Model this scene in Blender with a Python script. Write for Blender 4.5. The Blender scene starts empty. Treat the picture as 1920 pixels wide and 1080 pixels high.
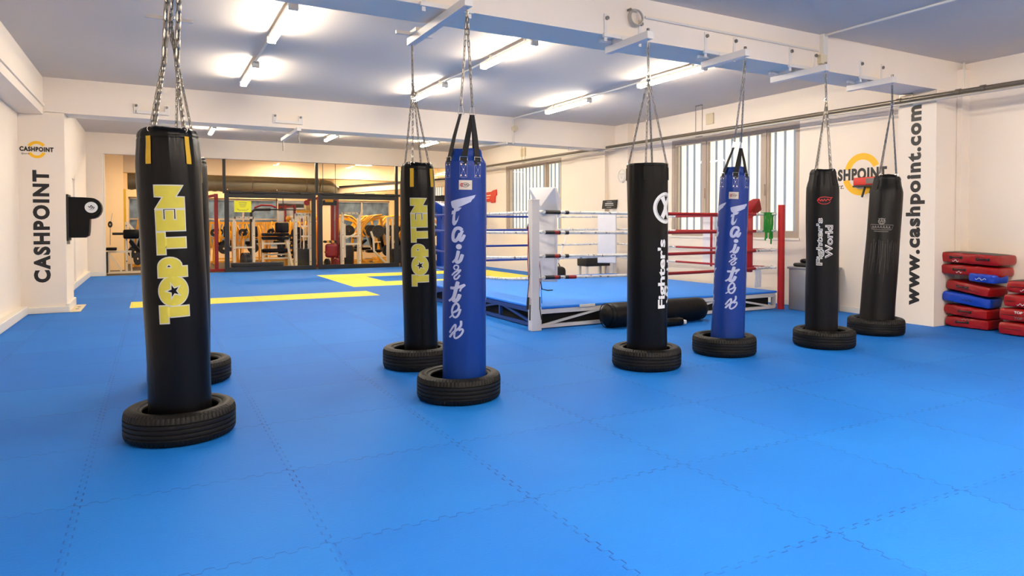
import bpy, bmesh, math, random
from mathutils import Vector, Matrix
random.seed(7)
PI = math.pi
S = bpy.context.scene
C = S.collection

# ------------------------------------------------------------------ camera, world, exposure
cd = bpy.data.cameras.new('camera'); cam = bpy.data.objects.new('camera', cd); C.objects.link(cam)
cam.location = (0, 0, 1.383)
cam.rotation_euler = (PI/2 - .0234, 0, -.5074)
cd.sensor_width = 36; cd.lens = 23.908
cd.shift_x = -.01896; cd.shift_y = -.0466
cd.clip_start = .05; cd.clip_end = 200
S.camera = cam
w = bpy.data.worlds.new('world'); S.world = w; w.use_nodes = True
bg = w.node_tree.nodes['Background']; bg.inputs[0].default_value = (1, .97, .88, 1); bg.inputs[1].default_value = 1.9
S.view_settings.view_transform = 'Standard'; S.view_settings.look = 'None'
S.view_settings.gamma = 1; S.view_settings.use_curve_mapping = False
S.view_settings.exposure = 0.22
TUBE = 112.0          # radiance of the fluorescent tubes
GYMT = 140.0
NEAR_FILL = 178.0        # unseen near-bay fittings, added as fill and stronger than the visible ones

# ------------------------------------------------------------------ materials
def lin(c):
    return tuple(((v/255)/12.92 if v/255 <= .04045 else ((v/255+.055)/1.055)**2.4) for v in c)
MATS = {}
def mat(name, rgb, rough=.6, metal=0, noise=0, nscale=8, bump=0, bscale=40, spec=.5, emit=0, stretch=None, rvar=0):
    if name in MATS: return MATS[name]
    m = bpy.data.materials.new(name); m.use_nodes = True; MATS[name] = m
    nt = m.node_tree; N = nt.nodes; b = N['Principled BSDF']
    c = lin(rgb) + (1,)
    b.inputs['Base Color'].default_value = c
    b.inputs['Roughness'].default_value = rough
    b.inputs['Metallic'].default_value = metal
    b.inputs['Specular IOR Level'].default_value = spec
    tc = N.new('ShaderNodeTexCoord')
    mp = N.new('ShaderNodeMapping'); nt.links.new(tc.outputs['Object'], mp.inputs[0])
    if stretch: mp.inputs['Scale'].default_value = stretch
    n = N.new('ShaderNodeTexNoise'); n.inputs['Scale'].default_value = nscale; n.inputs['Detail'].default_value = 4
    nt.links.new(mp.outputs[0], n.inputs['Vector'])
    mx = N.new('ShaderNodeMix'); mx.data_type = 'RGBA'
    k = noise if noise else .03
    mx.inputs[6].default_value = tuple(v*(1-k) for v in c[:3]) + (1,)
    mx.inputs[7].default_value = tuple(min(1, v*(1+k)) for v in c[:3]) + (1,)
    nt.links.new(n.outputs[0], mx.inputs[0]); nt.links.new(mx.outputs[2], b.inputs['Base Color'])
    if rvar:
        mr = N.new('ShaderNodeMapRange'); mr.inputs[3].default_value = rough-rvar; mr.inputs[4].default_value = rough+rvar
        nt.links.new(n.outputs[0], mr.inputs[0]); nt.links.new(mr.outputs[0], b.inputs['Roughness'])
    if bump:
        n2 = N.new('ShaderNodeTexNoise'); n2.inputs['Scale'].default_value = bscale; n2.inputs['Detail'].default_value = 5
        nt.links.new(mp.outputs[0], n2.inputs['Vector'])
        bp = N.new('ShaderNodeBump'); bp.inputs['Strength'].default_value = bump; bp.inputs['Distance'].default_value = .02
        nt.links.new(n2.outputs[0], bp.inputs['Height']); nt.links.new(bp.outputs[0], b.inputs['Normal'])
    if emit:
        b.inputs['Emission Color'].default_value = c; b.inputs['Emission Strength'].default_value = emit
    return m

def emis(name, rgb, s):
    m = bpy.data.materials.new(name); m.use_nodes = True; MATS[name] = m
    nt = m.node_tree; nt.nodes.clear()
    e = nt.nodes.new('ShaderNodeEmission'); o = nt.nodes.new('ShaderNodeOutputMaterial')
    e.inputs[0].default_value = lin(rgb)+(1,); e.inputs[1].default_value = s
    nt.links.new(e.outputs[0], o.inputs[0]); return m

def glass(name, tint=(255, 255, 255), fac=.08, rough=.02):
    m = bpy.data.materials.new(name); m.use_nodes = True; MATS[name] = m
    nt = m.node_tree; nt.nodes.clear(); N = nt.nodes
    t = N.new('ShaderNodeBsdfTransparent'); t.inputs[0].default_value = lin(tint)+(1,)
    g = N.new('ShaderNodeBsdfGlossy'); g.inputs['Roughness'].default_value = rough
    f = N.new('ShaderNodeFresnel'); f.inputs[0].default_value = 1.3
    mx = N.new('ShaderNodeMixShader'); o = N.new('ShaderNodeOutputMaterial')
    ge = N.new('ShaderNodeNewGeometry'); iv = N.new('ShaderNodeMath'); iv.operation = 'SUBTRACT'; iv.inputs[0].default_value = 1; nt.links.new(ge.outputs['Backfacing'], iv.inputs[1])
    ml = N.new('ShaderNodeMath'); ml.operation = 'MULTIPLY'; nt.links.new(f.outputs[0], ml.inputs[0]); nt.links.new(iv.outputs[0], ml.inputs[1])
    nt.links.new(ml.outputs[0], mx.inputs[0]); nt.links.new(t.outputs[0], mx.inputs[1]); nt.links.new(g.outputs[0], mx.inputs[2])
    nt.links.new(mx.outputs[0], o.inputs[0]); return m

def translucent(name, rgb, nscale=3, dark=.75, stretch=(1, 1, 1)):
    m = bpy.data.materials.new(name); m.use_nodes = True; MATS[name] = m
    nt = m.node_tree; nt.nodes.clear(); N = nt.nodes
    t = N.new('ShaderNodeBsdfTranslucent'); d = N.new('ShaderNodeBsdfDiffuse'); mx = N.new('ShaderNodeMixShader')
    mx.inputs[0].default_value = .25
    tc = N.new('ShaderNodeTexCoord'); mp = N.new('ShaderNodeMapping'); mp.inputs['Scale'].default_value = stretch
    n = N.new('ShaderNodeTexNoise'); n.inputs['Scale'].default_value = nscale; n.inputs['Detail'].default_value = 5
    cr = N.new('ShaderNodeMix'); cr.data_type = 'RGBA'; c = lin(rgb)
    cr.inputs[6].default_value = tuple(v*dark for v in c)+(1,); cr.inputs[7].default_value = c+(1,)
    nt.links.new(tc.outputs['Object'], mp.inputs[0]); nt.links.new(mp.outputs[0], n.inputs['Vector']); nt.links.new(n.outputs[0], cr.inputs[0])
    nt.links.new(cr.outputs[2], t.inputs[0]); nt.links.new(cr.outputs[2], d.inputs[0])
    nt.links.new(t.outputs[0], mx.inputs[1]); nt.links.new(d.outputs[0], mx.inputs[2])
    o = N.new('ShaderNodeOutputMaterial'); nt.links.new(mx.outputs[0], o.inputs[0]); return m

def mnode(nt, op, a=None, b=None, c=None):
    n = nt.nodes.new('ShaderNodeMath'); n.operation = op
    for i, v in enumerate((a, b, c)):
        if v is None: continue
        if isinstance(v, (int, float)): n.inputs[i].default_value = v
        else: nt.links.new(v, n.inputs[i])
    return n.outputs[0]

GX, GY = -1.3425, 1.977      # corner of the one metre mat grid
def floor_material():
    m = bpy.data.materials.new('puzzle_mat_floor'); m.use_nodes = True
    nt = m.node_tree; N = nt.nodes; b = N['Principled BSDF']
    tc = N.new('ShaderNodeTexCoord'); sp = N.new('ShaderNodeSeparateXYZ'); nt.links.new(tc.outputs['Object'], sp.inputs[0])
    X, Y = sp.outputs[0], sp.outputs[1]
    M = lambda *a: mnode(nt, *a)
    u = M('SUBTRACT', X, GX); v = M('SUBTRACT', Y, GY)
    def tooth(t):
        s = M('SINE', M('MULTIPLY', t, 2*PI*11)); s = M('MULTIPLY', s, 3.0)
        return M('MULTIPLY', M('MINIMUM', M('MAXIMUM', s, -1), 1), .014)
    def seam(a, t, wd):
        f = M('FRACT', M('ADD', M('ADD', a, t), .5)); d = M('ABSOLUTE', M('SUBTRACT', f, .5))
        return M('LESS_THAN', d, wd)
    # broken up by a noise so seams fade in and out
    nz = N.new('ShaderNodeTexNoise'); nz.inputs['Scale'].default_value = 2.3; nt.links.new(tc.outputs['Object'], nz.inputs['Vector'])
    fade = N.new('ShaderNodeMapRange'); fade.inputs[1].default_value = .40; fade.inputs[2].default_value = .62
    fade.inputs[3].default_value = .4; fade.inputs[4].default_value = 1
    nt.links.new(nz.outputs[0], fade.inputs[0])
    s1 = seam(u, tooth(v), .0034); s2 = seam(v, tooth(u), .0030)
    sm = M('MULTIPLY', M('MAXIMUM', s1, s2), fade.outputs[0])
    # per mat tint
    cx = N.new('ShaderNodeCombineXYZ'); nt.links.new(M('FLOOR', u), cx.inputs[0]); nt.links.new(M('FLOOR', v), cx.inputs[1])
    wn = N.new('ShaderNodeTexWhiteNoise'); wn.noise_dimensions = '2D'; nt.links.new(cx.outputs[0], wn.inputs[0])
    n1 = N.new('ShaderNodeTexNoise'); n1.inputs['Scale'].default_value = 1.7; n1.inputs['Detail'].default_value = 6
    nt.links.new(tc.outputs['Object'], n1.inputs['Vector'])
    tint = M('ADD', M('MULTIPLY', wn.outputs[0], .42), M('MULTIPLY', n1.outputs[0], .6))
    blue = N.new('ShaderNodeMix'); blue.data_type = 'RGBA'; nt.links.new(tint, blue.inputs[0])
    blue.inputs[6].default_value = lin((16, 98, 190))+(1,); blue.inputs[7].default_value = lin((26, 116, 202))+(1,)
    # yellow mats: a stripe and a hollow rectangle
    def rect(x0, x1, y0, y1):
        a = M('MULTIPLY', M('GREATER_THAN', X, x0), M('LESS_THAN', X, x1))
        c = M('MULTIPLY', M('GREATER_THAN', Y, y0), M('LESS_THAN', Y, y1)); return M('MULTIPLY', a, c)
    stripe = rect(-.36, 3.86, 13.02, 14.02)
    outer = rect(3.86, 8.85, 15.02, 18.98); hole = rect(4.92, 7.85, 16.15, 17.85)
    yel = M('MAXIMUM', stripe, M('MULTIPLY', outer, M('SUBTRACT', 1, hole)))
    ym = N.new('ShaderNodeMix'); ym.data_type = 'RGBA'; nt.links.new(yel, ym.inputs[0])
    nt.links.new(blue.outputs[2], ym.inputs[6]); ym.inputs[7].default_value = lin((238, 218, 88))+(1,)
    fm = N.new('ShaderNodeMix'); fm.data_type = 'RGBA'; nt.links.new(sm, fm.inputs[0])
    nt.links.new(ym.outputs[2], fm.inputs[6]); fm.inputs[7].default_value = lin((14, 58, 130))+(1,)
    nt.links.new(fm.outputs[2], b.inputs['Base Color'])
    # embossed tatami-like texture
    n2 = N.new('ShaderNodeTexNoise'); n2.inputs['Scale'].default_value = 26; n2.inputs['Detail'].default_value = 4
    mp = N.new('ShaderNodeMapping'); mp.inputs['Scale'].default_value = (1, 4.5, 1); mp.inputs['Rotation'].default_value = (0, 0, .25)
    nt.links.new(tc.outputs['Object'], mp.inputs[0]); nt.links.new(mp.outputs[0], n2.inputs['Vector'])
    bp = N.new('ShaderNodeBump'); bp.inputs['Strength'].default_value = .25; bp.inputs['Distance'].default_value = .01
    nt.links.new(M('SUBTRACT', n2.outputs[0], M('MULTIPLY', sm, .8)), bp.inputs['Height']); nt.links.new(bp.outputs[0], b.inputs['Normal'])
    b.inputs['Roughness'].default_value = .6; b.inputs['Specular IOR Level'].default_value = .16
    return m

WALL = mat('white_wall_paint', (242, 229, 212), .75, noise=.03, nscale=1.5, bump=.05, bscale=60)
WARMW = mat('cream_wall_paint', (240, 222, 190), .8, noise=.03, nscale=2)
CEIL = mat('white_ceiling_paint', (212, 201, 188), .8, noise=.03, nscale=1.2)
GYMW = mat('amber_wall_paint', (240, 212, 168), .8, noise=.05, nscale=2)
WTRIM = mat('white_gloss_trim', (235, 228, 215), .4)
ALU = mat('grey_beige_window_frame', (176, 160, 144), .45, noise=.06)
BLKF = mat('black_painted_steel', (20, 20, 22), .4)
VINB = mat('black_vinyl', (5, 5, 6), .34, spec=.18, noise=.25, nscale=6, bump=.16, bscale=16, stretch=(1, 1, .22), rvar=.06)
VINBM = mat('black_worn_vinyl', (11, 10, 10), .44, spec=.2, noise=.2, nscale=5, bump=.2, bscale=16, stretch=(1, 1, .2), rvar=.06)
VINBL = mat('blue_vinyl', (6, 46, 122), .38, spec=.28, noise=.10, nscale=5, bump=.13, bscale=14, stretch=(1, 1, .22), rvar=.05)
VINR = mat('red_vinyl', (150, 12, 16), .38, noise=.15, nscale=7, bump=.12, bscale=14)
VINB2 = mat('blue_shield_vinyl', (10, 62, 176), .38, noise=.15, nscale=7, bump=.12, bscale=14)
VING = mat('dark_grey_vinyl', (52, 50, 50), .5, noise=.15, bump=.1, bscale=20)
WEB = mat('black_webbing', (14, 13, 13), .8, bump=.2, bscale=200)
YSTR = mat('mustard_strap', (205, 160, 20), .6, noise=.08, bump=.2, bscale=150)
STEEL = mat('zinc_steel', (150, 144, 136), .3, metal=1, noise=.1, nscale=30)
CHR = mat('chrome', (215, 213, 210), .15, metal=1)
RUB = mat('tyre_rubber', (10, 9, 8), .5, spec=.25, noise=.25, nscale=12, bump=.1, bscale=60)
DECY = mat('yellow_print', (196, 184, 62), .55, noise=.08, nscale=20)
DECW = mat('white_print', (222, 222, 220), .55)
DECS = mat('silver_grey_print', (168, 174, 200), .55, noise=.05)
DECK = mat('black_print', (22, 20, 20), .5)
DECG = mat('grey_print', (120, 112, 105), .6, noise=.2, nscale=60)
DECR = mat('red_print', (190, 25, 30), .5)
DECO = mat('orange_yellow_print', (250, 190, 20), .55)
WROPE = mat('white_taped_rope', (228, 222, 212), .6, noise=.5, nscale=14)
def scuff(m, thr, col):
    nt = m.node_tree; N = nt.nodes; b = N['Principled BSDF']; src = b.inputs['Base Color'].links[0].from_socket
    n = N.new('ShaderNodeTexNoise'); n.inputs['Scale'].default_value = 16; n.inputs['Detail'].default_value = 3
    tc = N.new('ShaderNodeTexCoord'); nt.links.new(tc.outputs['Object'], n.inputs['Vector'])
    mr = N.new('ShaderNodeMapRange'); mr.inputs[1].default_value = thr; mr.inputs[2].default_value = thr+.06; nt.links.new(n.outputs[0], mr.inputs[0])
    mx = N.new('ShaderNodeMix'); mx.data_type = 'RGBA'; nt.links.new(mr.outputs[0], mx.inputs[0]); nt.links.new(src, mx.inputs[6]); mx.inputs[7].default_value = lin(col)+(1,)
    nt.links.new(mx.outputs[2], b.inputs['Base Color'])
scuff(WROPE, .6, (120, 112, 106))
BROPE = mat('blue_rope', (12, 44, 128), .5, noise=.2, nscale=20)
RROPE = mat('red_rope', (150, 14, 20), .5, noise=.25, nscale=20)
WHST = mat('white_steel', (228, 222, 214), .4, noise=.04)
BLST = mat('blue_steel', (26, 62, 128), .45, noise=.1)
RDST = mat('red_steel', (178, 14, 18), .4, noise=.05)
WVIN = mat('white_vinyl', (226, 224, 224), .45, noise=.04, bump=.1, bscale=8)
CANV = mat('ring_canvas_blue', (46, 132, 232), .6, spec=.3, noise=.06, nscale=3, bump=.05, bscale=12)
BLKTAPE = mat('black_tape', (22, 20, 20), .5)
GREEN = mat('green_cloth', (30, 150, 50), .7, noise=.25, nscale=14)
GSTEEL = mat('grey_bin_metal', (150, 152, 155), .35, metal=.6, noise=.05)
BLKP = mat('black_plastic', (24, 23, 23), .45)
YEL = mat('yellow_machine_steel', (226, 160, 24), .4, noise=.06)
REDM = mat('dark_red_steel', (140, 16, 18), .4, noise=.08)
WMAC = mat('white_machine_steel', (232, 218, 192), .4, noise=.04)
GFLOOR = mat('gym_floor_rubber', (62, 50, 38), .5, noise=.2, nscale=6)
DUCT = mat('galvanised_duct', (120, 116, 98), .35, metal=.35, noise=.15, nscale=5, stretch=(1, 4, 1))
PAPER = mat('yellow_paper', (240, 235, 40), .6)
PLAST = mat('white_plastic', (226, 220, 208), .45)
CREAMP = mat('cream_plastic', (222, 205, 170), .5)
PIPEM = mat('grey_brown_pipe_paint', (122, 114, 100), .3, metal=.5, noise=.1, nscale=4)
PIPEL = mat('pale_pipe_paint', (188, 180, 168), .35, noise=.05)
REDP = mat('red_plastic', (214, 50, 34), .45)
GLS = glass('clear_glass'); GLW = glass('window_glass', (253, 252, 250))
PANEL = translucent('ribbed_frosted_panel', (250, 242, 222), 2, .9, (1, 1, .3))
RIB = translucent('blue_grey_panel_rib', (176, 186, 206), 2, .8)
FROST = translucent('garden_view_frosting', (190, 200, 206), 4.5, .12, (1, 1, .7))
TUBEM = emis('fluorescent_tube', (255, 240, 218), TUBE); FILLN = emis('near_fill_tube', (255, 240, 218), NEAR_FILL)
TUBEG = emis('gym_lamp', (255, 228, 190), GYMT)
FLOORM = floor_material()

# ------------------------------------------------------------------ mesh helpers
def rot_to(d):
    return Vector(d).normalized().to_track_quat('Z', 'Y').to_matrix()

class MB:
    def __init__(s): s.v = []; s.f = []
    def add(s, vs, fs):
        o = len(s.v); s.v += [Vector(p) for p in vs]; s.f += [tuple(i+o for i in f) for f in fs]; return s
    def box(s, x0, x1, y0, y1, z0, z1, bev=0):
        if bev:
            b = min(bev, (x1-x0)/2.01, (y1-y0)/2.01, (z1-z0)/2.01)
            bm = bmesh.new(); bmesh.ops.create_cube(bm, size=1)
            for v in bm.verts: v.co = Vector(((x0+x1)/2+v.co.x*(x1-x0), (y0+y1)/2+v.co.y*(y1-y0), (z0+z1)/2+v.co.z*(z1-z0)))
            bmesh.ops.bevel(bm, geom=bm.edges[:], offset=b, segments=3, profile=.5, affect='EDGES')
            s.bm(bm); return s
        v = [(x0,y0,z0),(x1,y0,z0),(x1,y1,z0),(x0,y1,z0),(x0,y0,z1),(x1,y0,z1),(x1,y1,z1),(x0,y1,z1)]
        return s.add(v, [(0,3,2,1),(4,5,6,7),(0,1,5,4),(1,2,6,5),(2,3,7,6),(3,0,4,7)])
    def bm(s, bm, M=None):
        bm.verts.ensure_lookup_table(); bm.verts.index_update()
        s.add([(M @ v.co if M else v.co.copy()) for v in bm.verts], [tuple(v.index for v in f.verts) for f in bm.faces]); bm.free(); return s
    def bar(s, a, b, w, h=None, up=(0, 0, 1)):
        """rectangular bar from a to b, w wide, h high"""
        h = h or w; a = Vector(a); b = Vector(b); d = (b-a).normalized(); u = Vector(up)
        if abs(d.dot(u)) > .98: u = Vector((0, 1, 0)) if abs(d.y) < .9 else Vector((1, 0, 0))
        r = d.cross(u).normalized(); u = r.cross(d).normalized()
        vs = [p + r*sx*w/2 + u*sz*h/2 for p in (a, b) for sx, sz in ((-1,-1),(1,-1),(1,1),(-1,1))]
        return s.add(vs, [(0,1,2,3),(7,6,5,4),(0,4,5,1),(1,5,6,2),(2,6,7,3),(3,7,4,0)])
    def tube(s, pts, r, seg=8, closed=False, cap=True):
        pts = [Vector(p) for p in pts]; n = len(pts); rs = r if isinstance(r, (list, tuple)) else [r]*n
        prev = None; rings = []
        for i, p in enumerate(pts):
            if closed: d = pts[(i+1) % n]-pts[i-1]
            else: d = pts[min(i+1, n-1)]-pts[max(i-1, 0)]
            d.normalize()
            if prev is None:
                u = Vector((0, 0, 1)) if abs(d.z) < .9 else Vector((1, 0, 0)); u = (u-d*u.dot(d)).normalized()
            else: u = (prev-d*prev.dot(d)).normalized()
            prev = u; q = d.cross(u)
            rings.append([p+(u*math.cos(2*PI*k/seg)+q*math.sin(2*PI*k/seg))*rs[i] for k in range(seg)])
        vs = [v for rg in rings for v in rg]; fs = []
        for i in range(n if closed else n-1):
            j = (i+1) % n
            for k in range(seg):
                l = (k+1) % seg; fs.append((i*seg+k, i*seg+l, j*seg+l, j*seg+k))
        if not closed and cap: fs += [tuple(range(seg))[::-1], tuple((n-1)*seg+k for k in range(seg))]
        return s.add(vs, fs)
    def cyl(s, c, r, h, axis=(0, 0, 1), seg=24, r2=None):
        c = Vector(c); a = Vector(axis).normalized()
        return s.tube([c, c+a*h], [r, r if r2 is None else r2], seg)
    def lathe(s, prof, seg=32, M=None, closed=False):
        n = len(prof); vs = []; fs = []
        for i, (r, z) in enumerate(prof):
            for k in range(seg):
                t = 2*PI*k/seg; p = Vector((r*math.cos(t), r*math.sin(t), z)); vs.append(M @ p if M else p)
        for i in range(n if closed else n-1):
            j = (i+1) % n
            for k in range(seg):
                l = (k+1) % seg; fs.append((i*seg+k, i*seg+l, j*seg+l, j*seg+k))
        return s.add(vs, fs)
    def prism(s, poly, a, b, f):
        """poly 2d extruded between depth a and b; f(u, v, d) -> 3d"""
        n = len(poly); vs = [f(u, v, a) for u, v in poly]+[f(u, v, b) for u, v in poly]
        fs = [tuple(range(n))[::-1], tuple(range(n, 2*n))]+[(i, (i+1) % n, n+(i+1) % n, n+i) for i in range(n)]
        return s.add(vs, fs)
    def build(s, name, m, parent=None, smooth=False, sharp=.6):
        off = Vector((0, 0, 0)); q = parent
        while q is not None: off += q.location; q = q.parent
        me = bpy.data.meshes.new(name); me.from_pydata([v-off for v in s.v], [], s.f)
        bm = bmesh.new(); bm.from_mesh(me); bmesh.ops.recalc_face_normals(bm, faces=bm.faces[:])
        if smooth:
            for f in bm.faces: f.smooth = True
            for e in bm.edges:
                if len(e.link_faces) == 2 and e.calc_face_angle(0) > sharp: e.smooth = False
        bm.to_mesh(me); bm.free()
        me.materials.append(m)
        o = bpy.data.objects.new(name, me); C.objects.link(o)
        if parent: o.parent = parent
        return o

def each(b, name, m, parent, smooth=False):
    """every separate piece of b becomes a part of its own"""
    n = len(b.v); p = list(range(n))
    def find(a):
        while p[a] != a: p[a] = p[p[a]]; a = p[a]
        return a
    for f in b.f:
        r0 = find(f[0])
        for q in f[1:]: p[find(q)] = r0
    G = {}
    for f in b.f: G.setdefault(find(f[0]), []).append(f)
    for fs in G.values():
        idx = sorted({i for f in fs for i in f}); mp = {i: k for k, i in enumerate(idx)}
        c = MB(); c.add([b.v[i] for i in idx], [tuple(mp[i] for i in f) for f in fs]); c.build(name, m, parent, smooth)

def thing(name, label, cat, loc=(0, 0, 0), group=None):
    o = bpy.data.objects.new(name, None); C.objects.link(o); o.location = loc; o.empty_display_size = .1
    o['label'] = label; o['category'] = cat
    if group: o['group'] = group
    return o
def tag(o, label, cat, group=None):
    o['label'] = label; o['category'] = cat
    if group: o['group'] = group
    return o
def struct(o, label=None):
    o['kind'] = 'structure'
    if label: o['label'] = label
    return o
def copy_tree(o, parent=None):
    c = o.copy(); C.objects.link(c); c.parent = parent
    for ch in list(o.children): copy_tree(ch, c)
    return c

# ------------------------------------------------------------------ flat print shapes (text, outlines)
def curve_mesh(cu):
    o = bpy.data.objects.new('tmp', cu); C.objects.link(o)
    dg = bpy.context.evaluated_depsgraph_get(); dg.update()
    me = bpy.data.meshes.new_from_object(o.evaluated_get(dg))
    vs = [v.co.copy() for v in me.vertices]; fs = [tuple(p.vertices) for p in me.polygons]
    bpy.data.objects.remove(o); bpy.data.curves.remove(cu); bpy.data.meshes.remove(me)
    return vs, fs
def text2d(body, width=None, height=None, bold=.0, space=1.0, shear=0):
    cu = bpy.data.curves.new('t', 'FONT'); cu.body = body; cu.size = 1; cu.offset = bold; cu.space_character = space
    cu.fill_mode = 'FRONT'; cu.resolution_u = 4; cu.shear = shear
    vs, fs = curve_mesh(cu)
    return fit(vs, fs, width, height)
def fit(vs, fs, width=None, height=None):
    x0 = min(v.x for v in vs); x1 = max(v.x for v in vs); y0 = min(v.y for v in vs); y1 = max(v.y for v in vs)
    sx = width/(x1-x0) if width else None; sy = height/(y1-y0) if height else None
    sx = sx or sy; sy = sy or sx
    return [Vector(((v.x-(x0+x1)/2)*sx, (v.y-(y0+y1)/2)*sy, 0)) for v in vs], fs
def poly2d(polys, offset=0):
    cu = bpy.data.curves.new('p', 'CURVE'); cu.dimensions = '2D'; cu.fill_mode = 'FRONT' if False else 'BOTH'; cu.offset = offset
    for P in polys:
        sp = cu.splines.new('POLY'); sp.points.add(len(P)-1); sp.use_cyclic_u = True
        for i, (x, y) in enumerate(P): sp.points[i].co = (x, y, 0, 1)
    return curve_mesh(cu)
def strokes2d(strokes):
    """calligraphic ribbons: list of (points, width or widths)"""
    vs = []; fs = []
    for pts, wd in strokes:
        P = [Vector((p[0], p[1], 0)) for p in pts]
        if len(P) > 2:      # catmull-rom
            Q = []
            for i in range(len(P)-1):
                p0 = P[max(i-1, 0)]; p1 = P[i]; p2 = P[i+1]; p3 = P[min(i+2, len(P)-1)]
                for k in range(6):
                    t = k/6; Q.append(.5*((2*p1)+(p2-p0)*t+(2*p0-5*p1+4*p2-p3)*t*t+(3*p1-p0-3*p2+p3)*t*t*t))
            Q.append(P[-1]); P = Q
        n = len(P); o = len(vs)
        for i, p in enumerate(P):
            d = (P[min(i+1, n-1)]-P[max(i-1, 0)]).normalized(); q = Vector((-d.y, d.x, 0))
            f = i/(n-1); ww = wd[0]+(wd[1]-wd[0])*f if isinstance(wd, tuple) else wd
            if not isinstance(wd, tuple): ww = wd*(1 if 0 < i < n-1 else .55)
            vs += [p+q*ww/2, p-q*ww/2]
        fs += [(o+2*i, o+2*i+1, o+2*i+3, o+2*i+2) for i in range(n-1)]
    return vs, fs
def disc2d(cx, cy, r, seg=24, ri=0):
    o = [(cx+r*math.cos(2*PI*k/seg), cy+r*math.sin(2*PI*k/seg)) for k in range(seg)]
    if not ri: return [Vector((x, y, 0)) for x, y in o], [tuple(range(seg))]
    i = [(cx+ri*math.cos(2*PI*k/seg), cy+ri*math.sin(2*PI*k/seg)) for k in range(seg)]
    return [Vector((x, y, 0)) for x, y in o+i], [(k, (k+1) % seg, seg+(k+1) % seg, seg+k) for k in range(seg)]
def arc2d(cx, cy, r, ri, a0, a1, seg=20):
    vs = []
    for k in range(seg+1):
        a = a0+(a1-a0)*k/seg; vs += [Vector((cx+r*math.cos(a), cy+r*math.sin(a), 0)), Vector((cx+ri*math.cos(a), cy+ri*math.sin(a), 0))]
    return vs, [(2*k, 2*k+1, 2*k+3, 2*k+2) for k in range(seg)]
def merge2d(*L):
    V = []; F = []
    for vs, fs in L:
        o = len(V); V += vs; F += [tuple(i+o for i in f) for f in fs]
    return V, F
def xf(s, rot=0, sc=1, dx=0, dy=0, sy=None):
    vs, fs = s; c, n = math.cos(rot), math.sin(rot); sy = sc if sy is None else sy
    return [Vector((c*v.x*sc-n*v.y*sy+dx, n*v.x*sc+c*v.y*sy+dy, 0)) for v in vs], fs
def flat(name, s, m, origin, ux, uy, parent, lift=0.0, thick=.0015):
    """print on a flat face: thin solid slab"""
    ux = Vector(ux); uy = Vector(uy); n = ux.cross(uy); o = Vector(origin)+n*lift
    bm = bmesh.new(); V = [bm.verts.new(o+ux*v.x+uy*v.y) for v in s[0]]
    for f in s[1]:
        try: bm.faces.new([V[i] for i in f])
        except ValueError: pass
    bmesh.ops.remove_doubles(bm, verts=bm.verts[:], dist=1e-6)
    g = bmesh.ops.extrude_face_region(bm, geom=bm.faces[:])
    for v in g['geom']:
        if isinstance(v, bmesh.types.BMVert): v.co += n*thick
    b = MB(); b.bm(bm); return b.build(name, m, parent)
def wrap(name, s, m, R, th0, z0, parent, eps=.002, step=.02):
    """print on a bag: R(theta, z) is the bag's radius"""
    bm = bmesh.new(); V = [bm.verts.new(v) for v in s[0]]
    for f in s[1]:
        try: bm.faces.new([V[i] for i in f])
        except ValueError: pass
    bmesh.ops.remove_doubles(bm, verts=bm.verts[:], dist=1e-6)
    for ax in (0, 1):
        a0 = min(v.co[ax] for v in bm.verts); a1 = max(v.co[ax] for v in bm.verts)
        st = step if ax == 0 else .06
        k = math.ceil(a0/st)
        while k*st < a1:
            no = (1, 0, 0) if ax == 0 else (0, 1, 0); co = Vector(no)*k*st
            bmesh.ops.bisect_plane(bm, geom=bm.verts[:]+bm.edges[:]+bm.faces[:], plane_co=co, plane_no=no); k += 1
    r0 = R(th0, z0)
    for v in bm.verts:
        th = th0+v.co.x/r0; z = z0+v.co.y; r = R(th, z)+eps
        v.co = Vector((r*math.sin(th), -r*math.cos(th), z))
    b = MB(); b.bm(bm)
    me = bpy.data.meshes.new(name); me.from_pydata(b.v, [], b.f)
    for p in me.polygons: p.use_smooth = True
    me.materials.append(m); o = bpy.data.objects.new(name, me); C.objects.link(o); o.parent = parent
    # faces outwards
    bm = bmesh.new(); bm.from_mesh(me)
    for f in bm.faces:
        c = f.calc_center_median()
        if f.normal.x*c.x+f.normal.y*c.y < 0: f.normal_flip()
    bm.to_mesh(me); bm.free()
    return o

# ================================================================== THE ROOM
XL, XR, XRN = -1.79, 9.55, 9.85       # left wall, right wall, right wall of the near bay
YB = 21.4                             # glazed partition
ZN, ZM, ZF = 3.60, 3.66, 3.82         # ceilings of near, middle and far bay
YW = -3.0
def wallbox(name, *b, m=WALL, label=None):
    return struct(MB().box(*b).build(name, m), label)
wallbox('floor', -2.6, 10.15, YW-.3, YB, -.1, 0, m=FLOORM, label='blue jigsaw mat floor with yellow mats')
wallbox('floor_beyond', -3.0, 9.86, YB, 28.4, -.1, -.005, m=GFLOOR)
wallbox('ceiling', -2.6, 10.15, YW-.3, 5.5, ZN, ZN+.2, m=CEIL)
wallbox('ceiling_middle', -2.6, 9.86, 5.5, 13.0, ZM, ZM+.2, m=CEIL)
wallbox('ceiling_far', -2.6, 9.86, 13.0, YB+.1, ZF, ZF+.2, m=CEIL)
wallbox('ceiling_beyond', -3.2, 9.86, YB+.1, 28.4, 3.55, 3.75, m=WARMW)
wallbox('wall_left', -2.09, XL, YW, 12.9, 0, 3.8)
wallbox('wall_left_far', -2.09, -1.53, 12.9, YB+.2, 0, 4.0)
wallbox('wall_near', -2.6, 10.15, YW-.3, YW, 0, 3.8)
wallbox('wall_right_near', XRN, XRN+.3, YW, 5.6, 0, 3.8)

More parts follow.
